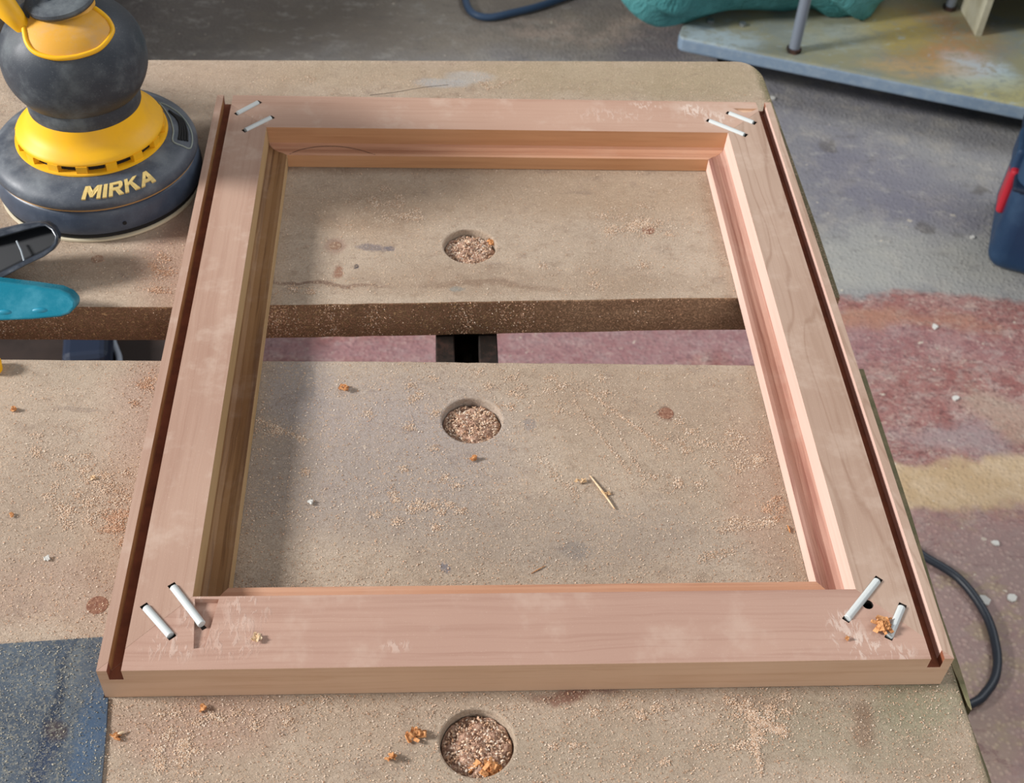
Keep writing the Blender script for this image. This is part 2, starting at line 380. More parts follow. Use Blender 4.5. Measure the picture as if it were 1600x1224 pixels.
W_INY_SHADE = mat_wood('inner_wood_y_shaded', 1, '#b3946a', '#bd9f76', '#8f7048', .4, 0)  # same inner wood on the left stile, shade put into the colour
W_LEDX = mat_wood('ledge_wood_x', 0, '#bd8c6e', '#c89a7e', '#965e44', .6, .1)
W_LEDY = mat_wood('ledge_wood_y', 1, '#b08472', '#ba9484', '#7c4034', .75, .15)
W_LEDY_SHADE = mat_wood('ledge_wood_y_shaded', 1, '#85603f', '#98744f', '#50301e', .8, .1)  # left ledge, darkened in colour because it lies in shade
W_GW_SHADE = simple('groove_wall_shaded', '#a87848', .8, h2='#94653a', sc=60)  # left groove wall, its shaded tone painted in
W_GRV = simple('groove_wood', '#8a4f34', .8, h2='#74402a', sc=80)
DOWEL = NT('white_dowel'); DOWEL = DOWEL.done(hexc('#c6cbca'), .3, 0, .6)
DARKH = simple('dark_hole', '#1d130d', .9)
DUSTC = NT('sawdust_chip')
_a = DUSTC.new('ShaderNodeVertexColor', layer_name='tint')
DUSTC = DUSTC.done(_a.outputs['Color'], .85, 0, .2)
CRUMB = NT('orange_chip'); CRUMB.bump(CRUMB.noise((900,)*3, 3, .7), .5, .0008)
CRUMB = CRUMB.done(CRUMB.mix(CRUMB.ramp(CRUMB.noise((500,)*3, 3, .6), .4, .65), hexc('#d29a68'), hexc('#a4683c')), .8, 0, .2)

# ------------------------------------------------------------------ setting
FZ = -0.75
bm = bmesh.new(); bm_box(bm, (0.5, 1.5, FZ - .05), (9, 9, .1))
floor = bm_obj('floor', bm, mat_floor()); own_origin(floor, (0.5, 1.5, FZ)); setp(floor, 'worn concrete workshop floor with flaking red paint and bare grey and sandy areas', 'floor', kind='structure')
WALLM = simple('whitewashed_wall', '#b9b4aa', .8, h2='#a39c90', sc=3, bump=.3, bsc=60)
bm = bmesh.new(); bm_box(bm, (0.5, 4.6, .55), (9, .1, 2.6)); o = bm_obj('wall_back', bm, WALLM); own_origin(o, (.5, 4.6, FZ)); setp(o, 'rough whitewashed wall behind the workshop floor', 'wall', kind='structure')

# ------------------------------------------------------------------ workbench
BT = .0325
bench = empty('workbench', (-.1, .28, FZ), 'folding workbench with two wide brown fibreboard jaws and round clamp holes', 'workbench')
HOLES = [(-.02545, .3735, .0196), (-.02776, .1981, .0196), (-.0300, -.0297, .0196)]
def jaw(poly, holes, name='jaw', label=None):
    bm = bmesh.new(); prism(bm, poly, -BT, 0)
    me = bpy.data.meshes.new(name); bmesh.ops.recalc_face_normals(bm, faces=bm.faces); bm.to_mesh(me); bm.free()
    o = bpy.data.objects.new(name, me); COL.objects.link(o); me.materials.append(MDF); me.materials.append(MDFE)
    cs = []
    for x, y, r in holes:
        b = bmesh.new(); cyl(b, (x, y, -.017), (x, y, .01), r * .97, r * 1.012, 56); cs.append(b)
    boolean(o, cs)
    me = o.data
    for p in me.polygons:
        p.material_index = 0 if (p.normal.z > .5 and p.center.z > -.002) else 1
        inh = [h for h in holes if math.hypot(p.center.x - h[0], p.center.y - h[1]) < h[2] + .003]
        if inh and p.center.z < -.001: p.material_index = 0
    bevel(o, .0012, 2, 50); bake(o)
    me = o.data; off = origin_of(bench); me.transform(Matrix.Translation(-off)); o.parent = bench
    if label: o['label'] = label
    return o
rc = []                                          # rounded far right corner
for k in range(9):
    a = PI / 2 * k / 8; rc.append((.2396 - .020 + .020 * math.cos(a), .6340 - .030 + .030 * math.sin(a)))
def wob(x0, y0, x1, y1, n=26, amp=.00035):       # slightly bruised saw-cut edge
    return [(x0 + (x1 - x0) * i / n, y0 + (y1 - y0) * i / n + random.uniform(-amp, amp)) for i in range(1, n)]
back = jaw([(-.53, .3065)] + wob(-.53, .3065, -.2325, .3052, 14) + [(-.2325, .3052)] + wob(-.2325, .3052, .12, .3165) + [(.12, .3165), (.2425, .3177), (.2428, .40), (.2408, .52)] + rc + [(-.53, .6165)], [HOLES[0]], label='back jaw board with a rough saw-cut front edge')
front = jaw([(-.53, -.14), (.2359, -.14), (.2359, .2457), (.16, .2488)] + wob(.16, .2488, -.10, .2523) + [(-.1029, .2523), (-.2327, .2529)] + wob(-.2327, .2529, -.53, .2552, 14) + [(-.53, .2552)], HOLES[1:], label='front jaw board with two clamp holes')
# splintered strip split off along the right edge of the front jaw
EDGE = simple('mossy_edge', '#6d6a4c', .9, h2='#8b7d60', sc=70, bump=.6)
bm = bmesh.new()
pl = [(.2362, .2452), (.2420, .2452), (.2416, .12), (.2396, .05), (.2402, .012), (.2399, -.006), (.2392, -.0150), (.2378, -.012), (.2369, .002), (.2361, .010)]
prism(bm, pl, -.030, -.0006); bm_obj('edge_strip', bm, EDGE, bench, label='mossy strip split off the edge')
bm = bmesh.new(); prism(bm, [(.2361, -.14), (.2376, -.14), (.2384, -.05), (.2372, -.018), (.2361, -.004)], -.031, -.004); bm_obj('edge_strip', bm, EDGE, bench)
# dark screw plugs, flush in the boards
PLUG = simple('screw_plug_filler', '#744a38', .8, h2='#9a735c', sc=500)
PLUG2 = simple('pale_plug_filler', '#7f5f4b', .85, h2='#a08872', sc=400)
for u, v, r in [(1013, 360, .0048), (1041, 646, .0049), (152, 946, .0060), (152, 405, .0045), (524, 384, .0046)]:
    P = at(u, v, 0); bm = bmesh.new()
    lathe(bm, [(r, -.0005), (r, .00012), (r * .93, .0002), (0, .0002)], (P.x, P.y, 0), 28)
    bm_obj('screw_plug', bm, PLUG if u != 524 and v != 405 else PLUG2, bench)
bm = bmesh.new(); tube(bm, smooth_pts([at(578, 149, -.0001), at(620, 144, -.0001), at(660, 137, -.0001), at(700, 133, -.0001)], 4), .0003, 6); bm_obj('scratch', bm, DARKH, bench)
# steel crossbar (open channel) under the gap, and the frame of legs
STEEL = mat_dusty('dark_rusty_steel', '#2a2420', '#6a4030', .55, .6, .5, .3, 50, .45)
bm = bmesh.new()
x0, x1 = -.0508, -.0062
prof = [(x0, -.034), (x0 + .0135, -.034), (x0 + .0135, -.062), (x1 - .0135, -.062), (x1 - .0135, -.034), (x1, -.034), (x1, -.078), (x0, -.078)]
y0, y1 = .02, .56
A = [bm.verts.new((x, y0, z)) for x, z in prof]; B = [bm.verts.new((x, y1, z)) for x, z in prof]
bm.faces.new(A); bm.faces.new(B[::-1])
for i in range(8): bm.faces.new((A[i], A[(i+1) % 8], B[(i+1) % 8], B[i]))
cb = bm_obj('crossbar', bm, STEEL, bench, label='dark steel channel bar in the gap'); bevel(cb, .001, 2)
bm = bmesh.new(); cyl(bm, (-.0285, .305, -.05), (-.0285, .285, -.05), .006, n=16); bm_obj('clamp_screw', bm, simple('greased_screw', '#15110f', .4, .6), cb)
for sx in (-.45, .226):
    for sy in (.0, .36):
        bm = bmesh.new(); bm_box(bm, (sx, sy, (FZ - .078) / 2 + 0.0), (.020, .03, -FZ - .078)); bm_obj('leg', bm, STEEL, bench)
    bm = bmesh.new(); bm_box(bm, (sx, .26, -.056), (.020, .55, .043)); bm_obj('side_rail', bm, STEEL, bench)
bm = bmesh.new(); bm_box(bm, (-.115, .02, -.06), (.64, .02, .035)); bm_obj('stretcher', bm, STEEL, bench)
bm = bmesh.new(); bm_box(bm, (-.115, .52, -.06), (.64, .02, .035)); bm_obj('stretcher', bm, STEEL, bench)

# ------------------------------------------------------------------ wooden frame
FH, FD, FT = .2256, .5283, .0264
ST = .0431; RF, RB = .0453, .0438
LIP, GRV, GDP = .0053, .0073, .0085
frame = empty('wooden_frame', (0, FD / 2, 0), 'mitred bare wooden door frame lying face down across both jaws of the bench', 'frame')
Z0 = .0004
def profile(wd):
    return [(0.0, Z0, 0), (0.0, FT, 1), (wd, FT, 2), (wd + .0009, .0125, 3), (wd + .0014, .0100, 3), (wd + .0042, .0088, 3), (wd + .0085, .0094, 3), (wd + .0130, .0112, 3), (wd + .0158, .0116, 4), (wd + .0160, Z0, 5)]
# material slots: 0 outer face, 1 top, 2 inner wall, 3 ledge, 4 lower lip face
def member(name, side, mats, label=None):
    PS = profile(ST); P_F = profile(RF); P_B = profile(RB); bm = bmesh.new(); g = .00006
    ca, cbn = [], []
    for k in range(len(PS)):
        oS, z, _ = PS[k]; oF, oB = P_F[k][0], P_B[k][0]
        cFL = Vector((-FH + oS, 0 + oF, z)); cFR = Vector((FH - oS, oF, z)); cBL = Vector((-FH + oS, FD - oB, z)); cBR = Vector((FH - oS, FD - oB, z))
        a, b = {'front': (cFL, cFR), 'right': (cFR, cBR), 'back': (cBR, cBL), 'left': (cBL, cFL)}[side]
        d = (b - a).normalized() * g; ca.append(bm.verts.new(a + d)); cbn.append(bm.verts.new(b - d))
    n = len(ca); bm.faces.new(ca[::-1]).material_index = 0; bm.faces.new(cbn).material_index = 0
    mi = [0, 1, 2, 3, 3, 3, 3, 3, 4, 0]
    for i in range(n):
        f = bm.faces.new((ca[i], ca[(i+1) % n], cbn[(i+1) % n], cbn[i])); f.material_index = mi[i]
    bmesh.ops.recalc_face_normals(bm, faces=bm.faces)
    me = bpy.data.meshes.new(name); bm.to_mesh(me); bm.free()
    o = bpy.data.objects.new(name, me); COL.objects.link(o)
    for m in mats: me.materials.append(m)
    return o
mem = {'front': member('rail', 'front', [W_ENDX, W_RAIL, W_INX, W_LEDX, W_INX, W_GRV, DARKH]),
       'back': member('rail', 'back', [W_ENDX, W_RAILB, W_INX, W_LEDX, W_INX, W_GRV, DARKH]),
       'left': member('stile', 'left', [W_STL, W_STL, W_INY_SHADE, W_LEDY_SHADE, W_INY_SHADE, W_GRV, DARKH, W_GW_SHADE]),
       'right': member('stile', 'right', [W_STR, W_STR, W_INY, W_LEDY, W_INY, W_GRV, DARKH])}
DOW = [((227, 948.6), (267, 994), 'fl'), ((270, 916.5), (316, 976), 'fl'), ((1371.5, 906.5), (1323.6, 967), 'fr'), ((1409.5, 948), (1389.6, 995), 'fr'),
       ((403.8, 160), (371, 177.5), 'bl'), ((423.8, 183.8), (383, 203.8), 'bl'), ((1107.8, 188.7), (1163.4, 211), 'br'), ((1138.6, 176.9), (1177.6, 192), 'br')]
ENDS = {'fl': ('front', 'left'), 'fr': ('front', 'right'), 'bl': ('back', 'left'), 'br': ('back', 'right')}
cuts = {k: [] for k in mem}
def groove_cut(sgn):
    b = bmesh.new(); xa = sgn * (FH - LIP); xb = sgn * (FH - LIP - GRV)
    bm_box(b, ((xa + xb) / 2, FD / 2, FT - GDP / 2 + .002), (GRV, FD + .03, GDP + .004), mat=5); return b
for k, s_ in (('left', [-1]), ('right', [1]), ('front', [-1, 1]), ('back', [-1, 1])):
    for s in s_: cuts[k].append(groove_cut(s))
dow_geo = []
for a, b, c in DOW:
    A, B = at(*a, FT), at(*b, FT); d = (B - A).normalized()
    zc = FT - .0005; dow_geo.append((Vector((A.x, A.y, zc)) + d * .0004, Vector((B.x, B.y, zc)) - d * .0004, c))
    for k in ENDS[c]:
        cb_ = bmesh.new(); cyl(cb_, Vector((A.x, A.y, zc)) - d * .0019, Vector((B.x, B.y, zc)) + d * .0019, .00225, n=20, mat=6); cuts[k].append(cb_)
# wedge-shaped notch beside the front left joint
nb = bmesh.new()
q = [at(u, v, FT) for u, v in ((304.5, 936), (342, 936.5), (320, 1012), (302.5, 1014))]
dz = [.0036, .0036, .0016, .0012]
T_ = [nb.verts.new((p.x, p.y, FT + .002)) for p in q]; L_ = [nb.verts.new((p.x, p.y, FT - z)) for p, z in zip(q, dz)]
nb.faces.new(T_); nb.faces.new(L_[::-1])
for i in range(4): nb.faces.new((T_[i], T_[(i+1) % 4], L_[(i+1) % 4], L_[i]))
for f in nb.faces: f.material_index = 1
cuts['front'].append(nb)
P = at(1356, 945, FT)
for k in ('front', 'right'):
    hb = bmesh.new(); cyl(hb, (P.x, P.y, FT - .012), (P.x, P.y, FT + .004), .0030, n=20, mat=6); cuts[k].append(hb)
# torn-out patch at the back right corner
tb = bmesh.new(); q = [at(u, v, FT) for u, v in ((1145, 169), (1183, 170), (1172, 175), (1160, 176))]
prism(tb, [(p.x, p.y) for p in q], FT - .0018, FT + .002, 0); cuts['back'].append(tb)
for k, o in mem.items():
    boolean(o, cuts[k])
    me = o.data
    for p in me.polygons:                        # faces of the groove and of the pockets
        c, nrm = p.center, p.normal
        ax = abs(c.x)
        if FH - LIP - GRV - .0001 <= ax <= FH - LIP + .0001 and c.z < FT - .0002 and (c.z > FT - GDP - .0005) and 0.0002 < c.y < FD - .0002: p.material_index = 5
    # groove's outer wall: lit tone painted at right, shaded brown at left
        if o.name.startswith('stile') and abs(ax - (FH - LIP)) < .0002 and abs(nrm.x) > .9: p.material_index = 7 if k == 'left' else 2
    for p in me.polygons:
        for A, B, c in dow_geo:
            d = (B - A).normalized(); t_ = (p.center - A).dot(d); e = (p.center - (A + d * t_)).length
            if e > .0026 or p.center.z > FT - .0002 or not (-.0024 < t_ < (B - A).length + .0024): continue
            far = max((me.vertices[i].co - (A + d * (me.vertices[i].co - A).dot(d))).length for i in p.vertices)
            if far < .0029: p.material_index = 6
    bevel(o, .00035, 1, 30); bake(o)
    me = o.data; me.transform(Matrix.Translation(-frame.location)); o.parent = frame
bm_ = bmesh.new(); bm_.from_mesh(mem['back'].data); bmesh.ops.translate(bm_, vec=frame.location, verts=bm_.verts); bv_ = BVHTree.FromBMesh(bm_); bm_.free()
pth = [bv_.ray_cast(CAM, ray(u, v))[0] for u, v, _ in smooth_pts([(448, 243, 0), (470, 234, 0), (500, 229, 0), (530, 229, 0), (560, 234, 0), (586, 242, 0)], 4)]
bm = bmesh.new(); tube(bm, [p for p in pth if p], .00022, 6); bm_obj('saw_mark', bm, DARKH, frame, label='curved dark saw mark on the back rail')
for A, B, c in dow_geo:
    bm = bmesh.new(); cyl(bm, A, B, .00222, n=24); dd = bm_obj('dowel', bm, DOWEL, frame, smooth=40); bevel(dd, .0003, 2)

# ------------------------------------------------------------------ orbital sander
SX, SY = -.306, .449
sander = empty('orbital_sander', (SX, SY, 0), 'yellow and dusty black round orbital palm sander standing on the back jaw', 'sander')
SBLK = mat_dusty('dusty_black_rubber', '#343a42', '#7d8486', .6, .62, .4)
SBLK2 = mat_dusty('dusty_grey_hood', '#454b55', '#868c90', .6, .55, .45)
SSK = mat_dusty('skirt_rubber', '#384252', '#6b7888', .5, .5, .5, sc=14)
SYEL = NT('yellow_plastic'); SYEL = SYEL.done(SYEL.mix(SYEL.ramp(SYEL.noise((30,)*3, 4, .6), .45, .75, 0, .5), hexc('#f2b61a'), hexc('#d9a23a')), .5, 0, .35)
STAN = mat_dusty('dusty_yellow', '#dba13c', '#c9a272', .7, .6, .3, sc=60)
SGLD = simple('tan_seal', '#a87f4c', .7)
CREAM = simple('sandpaper_back', '#c9bfa6', .9)
BLACK = simple('matt_black', '#0d0e10', .8)
c0 = (SX, SY, 0)
bm = bmesh.new(); lathe(bm, [(.0738, 0), (.0750, .0006), (.0750, .0022), (.0735, .0028)], c0); bm_obj('sanding_disc', bm, CREAM, sander, 40)
bm = bmesh.new(); lathe(bm, [(.0725, .0028), (.0740, .0036), (.0740, .0065), (.072, .0075)], c0); bm_obj('backing_pad', bm, BLACK, sander, 40)
bm = bmesh.new(); lathe(bm, [(.071, .0075), (.0752, .0078), (.0760, .0100), (.0757, .0150), (.0748, .0205), (.0735, .0245), (.0722, .0262), (.068, .0270)], c0); sk = bm_obj('dust_skirt', bm, SSK, sander, 50)
bm = bmesh.new(); lathe(bm, [(.066, .0268), (.0732, .0270), (.0740, .0278), (.0736, .0286), (.066, .0288)], c0); bm_obj('seal_ring', bm, SGLD, sander, 40)
HP = [(.0655, .0286), (.0742, .0290), (.0752, .0302), (.0750, .0330), (.0738, .0358), (.0712, .0385), (.0660, .0412), (.0610, .0428), (.0555, .0440), (.050, .0445)]
bm = bmesh.new(); lathe(bm, HP, c0, 128); hood = bm_obj('hood', bm, SBLK2, sander, 60)
bm = bmesh.new(); lathe(bm, [(.0500, .0432), (.0540, .0436), (.0552, .0444), (.0550, .0456), (.0535, .0460), (.049, .0461)], c0); bm_obj('vent_ring', bm, SYEL, sander, 40)
bm = bmesh.new(); lathe(bm, [(.0495, .0455), (.0492, .0525)], c0); bm_obj('vent_core', bm, BLACK, sander, 40)
NV = 16; bm = bmesh.new()
for i in range(NV):
    a = 2 * PI * (i + .15) / NV; R = .0512; bm_box(bm, (SX + R*math.cos(a), SY + R*math.sin(a), .0487), (.0050, .0078, .0056), a)
bm_obj('vent_ribs', bm, SYEL, sander)
YP = [(.0480, .0514), (.0529, .0513), (.0532, .0520), (.0526, .0534), (.0508, .0553), (.0475, .0575), (.0447, .0605), (.0424, .0645), (.0410, .0690), (.0400, .0715), (.036, .072)]
bm = bmesh.new(); lathe(bm, YP, c0, 96); bm_obj('collar', bm, SYEL, sander, 60, label='bright yellow flared collar with air slots')
bm = bmesh.new(); lathe(bm, [(.034, .070), (.0395, .0702), (.0400, .0720), (.0405, .0840), (.0400, .0850)], c0); bm_obj('neck', bm, SBLK, sander, 40)
BC, BR, BH = Vector((SX, SY, .1085)), .0503, .0435
BP = [(.0385, .0835), (.0413, .0838), (.0423, .0850)]
for k in range(1, 22):
    z = .0850 + (.1500 - .0850) * k / 21
    tt = (z - BC.z) / BH
    r = BR * math.sqrt(max(0, 1 - abs(tt) ** 2.25)) if tt > 0 else BR * (1 - (abs(tt) / .54) ** 2.1 * .160)
    BP.append((r, z))
BP.append((0, .1508))
bm = bmesh.new(); lathe(bm, BP, c0, 96)
bmesh.ops.recalc_face_normals(bm, faces=bm.faces); bvh_body = BVHTree.FromBMesh(bm); body = bm_obj('body', bm, SBLK, sander, 60, label='dusty black bulbous grip body')
bmh = bmesh.new(); lathe(bmh, HP, c0, 128); bmesh.ops.recalc_face_normals(bmh, faces=bmh.faces); bvh_hood = BVHTree.FromBMesh(bmh); bmh.free()
def onto(bvh, u, v, lift=0.0):
    h = bvh.ray_cast(CAM, ray(u, v))
    if h[0] is None: return None, None
    return h[0] + h[1] * lift, h[1]
def patch(bvh, outline, lift, thick, rings=6):
    """solid patch that hugs a surface: outline in photo pixels"""
    cu = sum(p[0] for p in outline) / len(outline); cv = sum(p[1] for p in outline) / len(outline)
    bm = bmesh.new(); n = len(outline)
    def pt(u, v, l):
        p, nn = onto(bvh, u, v, l)
        return p
    top = []; ok = True
    for k in range(rings + 1):
        s = 1 - k / rings
        if k == rings: top.append([bm.verts.new(pt(cu, cv, lift))]); break
        row = []
        for u, v in outline:
            p = pt(cu + (u-cu)*s, cv + (v-cv)*s, lift)
            if p is None:
                q_ = s
                while p is None and q_ > .2: q_ -= .02; p = pt(cu + (u-cu)*q_, cv + (v-cv)*q_, lift)
            row.append(bm.verts.new(p))
        top.append(row)
    for a, b in zip(top[:-1], top[1:]):
        for i in range(n):
            j = (i+1) % n
            if len(b) == 1: bm.faces.new((a[i], a[j], b[0]))
            else: bm.faces.new((a[i], a[j], b[j], b[i]))
    low = []
    for i in range(n):
        c_ = Vector((SX, SY, top[0][i].co.z)); low.append(bm.verts.new(top[0][i].co + (c_ - top[0][i].co).normalized() * thick))
    for i in range(n): bm.faces.new((top[0][i], low[i], low[(i+1) % n], top[0][(i+1) % n]))
    return bm
def dens(pts, k=5): return [tuple(p[:2]) for p in smooth_pts([(u, v, 0) for u, v in pts], k)]
UPTS = [(37, 30), (39, 50), (44, 69), (57, 83), (85, 91), (112, 90), (131, 86), (150, 79), (163, 69), (173, 55), (175, 45), (169, 32), (159, 22), (148, 14)]
ub = dens(UPTS, 5)
inner = [(u * .93 + 103 * .07, v * .94 + 2) for u, v in ub]
bm = patch(bvh_body, ub + [(130, -6), (95, -14), (55, -8), (42, 8)], .0005, .003, 8); bm_obj('throttle_recess', bm, STAN, sander, 70, label='dusty yellow recess around the throttle lever', recalc=True)
bm = bmesh.new(); path = []
for u, v in ub:
    p, nn = onto(bvh_body, u, v, .0006)
    if p is not None: path.append(p)
tube(bm, path, .0017, 10); bm_obj('recess_rim', bm, SYEL, sander, 60)
# lever cap
LC = Vector((SX + .000, SY - .001, .1500))
bm = bmesh.new(); lp = [(.0, .0), (.0205, .0), (.0232, .0012), (.0242, .0032), (.0236, .0052), (.0205, .0066), (.0170, .0070), (.0168, .0064), (.0095, .0075), (.0, .0078)]
lathe(bm, lp, (0, 0, 0), 64, close=False)
me_m = Matrix.Translation(LC) @ Matrix.Rotation(math.radians(-7), 4, 'Y') @ Matrix.Rotation(math.radians(4), 4, 'X') @ Matrix.Scale(1.0, 4)
bmesh.ops.transform(bm, matrix=me_m, verts=bm.verts); lever = bm_obj('throttle_lever', bm, SBLK, sander, 40, label='black disc-shaped throttle lever on top')
bm = bmesh.new(); ring_c = me_m @ Vector((-.006, -.0035, .0080)); tube(bm, [ring_c + Vector((.0035*math.cos(a), .0035*math.sin(a), 0)) for a in [2*PI*i/20 for i in range(20)]], .0006, 6, closed=True); bm_obj('lever_mark', bm, simple('grey_mark', '#6c7682', .6), lever)
bm = bmesh.new(); lathe(bm, [(.020, .138), (.0225, .147), (.019, .1515), (0, .1515)], c0, 48, close=False); bm_obj('lever_post', bm, STAN, sander, 50)
# yellow air and dust outlet arm leaving the left side of the grip
pa, _ = onto(bvh_body, 30, 42, .000)
arm_pts = smooth_pts([pa + Vector((.004, 0, -.003)), pa + Vector((-.004, .003, .008)), pa + Vector((-.017, .012, .020)), pa + Vector((-.036, .026, .029)), pa + Vector((-.062, .046, .032))], 5)
bm = bmesh.new(); tube(bm, arm_pts, .0065, 14, rfun=lambda t: .0050 + .0062 * min(1, t * 1.6)); arm = bm_obj('outlet_arm', bm, SYEL, sander, 60)
hose_p = smooth_pts([arm_pts[-1], arm_pts[-1] + Vector((-.03, .03, -.01)), arm_pts[-1] + Vector((-.06, .06, -.06)), arm_pts[-1] + Vector((-.09, .10, -.12))], 6)
bm = bmesh.new(); tube(bm, hose_p, .0125, 14); bm_obj('hose', bm, BLACK, sander, 60)
bm = bmesh.new(); hp2 = smooth_pts([at(2, 8, .14), at(3, 40, .10), at(-4, 60, .08), at(-30, 70, .06), at(-90, 80, .04)], 5)
tube(bm, hp2, .0042, 12); bm_obj('air_line', bm, simple('black_air_line', '#191c1e', .5), sander, 60)
# raised lettering on the hood
GLY = {'M': (1.15, [[(0, 0), (.24, 0), (.24, 1), (0, 1)], [(.91, 0), (1.15, 0), (1.15, 1), (.91, 1)], [(.2, 1), (.2, .62), (.50, .12), (.64, .12), (.64, .46), (.33, 1)], [(.95, 1), (.95, .62), (.66, .12), (.51, .12), (.51, .46), (.82, 1)]]),
       'I': (.26, [[(0, 0), (.26, 0), (.26, 1), (0, 1)]]),
       'R': (.92, [[(0, 0), (.25, 0), (.25, 1), (0, 1)], [(.2, .80), (.68, .80), (.86, .95), (.78, 1), (.2, 1)], [(.2, .36), (.70, .36), (.82, .50), (.72, .55), (.2, .55)], [(.64, .45), (.80, .45), (.91, .62), (.91, .85), (.78, 1), (.64, .9)], [(.36, .42), (.62, .42), (.96, 0), (.66, 0)]]),
       'K': (.95, [[(0, 0), (.25, 0), (.25, 1), (0, 1)], [(.2, .40), (.45, .56), (.95, 1), (.64, 1), (.2, .62)], [(.33, .55), (.52, .66), (1.0, 0), (.68, 0)]]),
       'A': (1.05, [[(0, 0), (.27, 0), (.64, 1), (.40, 1)], [(.78, 0), (1.08, 0), (.68, 1), (.42, 1)], [(.22, .18), (.88, .18), (.84, .38), (.28, .38)]])}
LETT = mat_dusty('letter_yellow', '#d8bd78', '#b9a56f', .5, .6, .3)
a0 = math.atan2(at(130, 305, .036).y - SY, at(130, 305, .036).x - SX); a1 = math.atan2(at(243, 279, .036).y - SY, at(243, 279, .036).x - SX)
adv = 0; tot = sum(GLY[c][0] for c in 'MIRKA') + .13 * 4
def hood_rz(s):                                  # s 0..1 up the cone
    a, b = (.0725, .0372), (.0636, .04180); return a[0] + (b[0]-a[0]) * s, a[1] + (b[1]-a[1]) * s + .0006 * math.sin(PI * s)
for ch in 'MIRKA':
    wch, polys = GLY[ch]; bm = bmesh.new()
    for k_, poly in enumerate(polys):
        ptsT, ptsB = [], []; P2 = []
        n = len(poly)
        for i in range(n):
            p, q_ = poly[i], poly[(i+1) % n]
            for j in range(2): P2.append((p[0] + (q_[0]-p[0])*j/2, p[1] + (q_[1]-p[1])*j/2))
        for x, y in P2:
            xx = (adv + x + .28 * y) / (tot + .28); an = a0 + (a1 - a0) * xx; r, z = hood_rz(y)
            lift = .0010 + k_ * .00002
            ptsT.append(bm.verts.new((SX + (r + lift*.45)*math.cos(an), SY + (r + lift*.45)*math.sin(an), z + lift*.9)))
            ptsB.append(bm.verts.new((SX + r*math.cos(an), SY + r*math.sin(an), z - .0012)))
        bm.faces.new(ptsT); bm.faces.new(ptsB[::-1]); m_ = len(ptsT)
        for i in range(m_): bm.faces.new((ptsT[i], ptsB[i], ptsB[(i+1) % m_], ptsT[(i+1) % m_]))
    bm_obj('letter', bm, LETT, hood); adv += wch + .13
# ribbed grille panel on the right of the hood
G = [(247, 160), (262, 166), (280, 178), (294, 196), (300, 214), (297, 232), (284, 228), (270, 221), (271, 205), (266, 186), (256, 170)]
gp = []
for u, v in dens(G + [G[0]], 4):
    p, nn = onto(bvh_hood, u, v, .0003)
    if p is not None: gp.append(p)
bm = bmesh.new(); tube(bm, gp[:-1], .0006, 8, closed=True); bm_obj('grille_outline', bm, simple('grey_line', '#8d948c', .6), hood)
bm = bmesh.new()
for k in range(4):
    s = .22 + k * .18
    L = []
    for a_, b_ in (((262, 172), (272, 180)), ((276, 190), (288, 188)), ((277, 206), (296, 204)), ((274, 218), (298, 222))):
        u = a_[0] + (b_[0]-a_[0]) * s; v = a_[1] + (b_[1]-a_[1]) * s
        p, nn = onto(bvh_hood, u, v, .0004)
        if p is not None: L.append(p)
    if len(L) > 2: tube(bm, smooth_pts(L, 4), .0009, 8)
bm_obj('grille_ribs', bm, BLACK, hood, 60)
# small hole in the dust skirt
a = math.atan2(at(196, 351, .015).y - SY, at(196, 351, .015).x - SX)
bm = bmesh.new(); cyl(bm, (SX + .0745*math.cos(a), SY + .0745*math.sin(a), .0145), (SX + .0762*math.cos(a), SY + .0762*math.sin(a), .0145), .0015, n=16); bm_obj('skirt_hole', bm, BLACK, sk)

# ------------------------------------------------------------------ spring clamp
TEAL = mat_dusty('teal_plastic', '#0f7288', '#2a90a6', .5, .38, .5, sc=40)
CBLK = mat_dusty('clamp_black_plastic', '#262c36', '#5a626c', .4, .4, .5, sc=40)
clamp = empty('spring_clamp', (-.385, .31, .0), 'plastic spring clamp with one black and one teal handle reaching in from the left', 'clamp')
def interp_outline(px, z_of):
    return [at(u, v, z_of(u, v)) for u, v in px]
def handle(name, outline, zf, depth, mat, inset=None, cav=.0, parent=clamp, label=None, bev=.002):
    pts = interp_outline(outline, zf); n = len(pts); bm = bmesh.new()
    F = [bm.verts.new(p) for p in pts]; Bk = [bm.verts.new(p + depth) for p in pts]
    bm.faces.new(Bk[::-1])
    for i in range(n): bm.faces.new((F[i], Bk[i], Bk[(i+1) % n], F[(i+1) % n]))
    if inset:
        C_ = sum((Vector(p) for p in pts), Vector()) / n
        q = interp_outline(inset, zf); I = [bm.verts.new(p) for p in q]; Dp = [bm.verts.new(p + depth * cav) for p in q]
        for i in range(n):
            j = (i+1) % n; bm.faces.new((F[i], F[j], I[j], I[i])); bm.faces.new((I[i], I[j], Dp[j], Dp[i])).material_index = 1
        bm.faces.new(Dp).material_index = 1
    else: bm.faces.new(F)
    o = bm_obj(name, bm, mat, parent, label=label); bevel(o, bev, 3, 40); shade(o, 40); return o
zb = lambda u, v: .034 - .00018 * (v - 350) + .00004 * u
outer = [(-160, 392), (-60, 372), (0, 359), (35, 351), (60, 347.5), (72, 348), (84, 356), (91, 368), (90, 381), (82, 392), (68, 402), (40, 415), (0, 437), (-60, 466), (-160, 500)]
inn = [(-152, 402), (-58, 384), (0, 371), (36, 361), (60, 355), (70, 354), (79, 360), (85, 370), (84, 379), (77, 387), (64, 395), (38, 407), (0, 426), (-58, 455), (-152, 488)]
CAV = simple('clamp_cavity', '#101318', .5)
hb_ = handle('handle', outer, zb, Vector((-.001, .010, -.006)), [CBLK, CAV], inn, .75, label='black hollow handle')
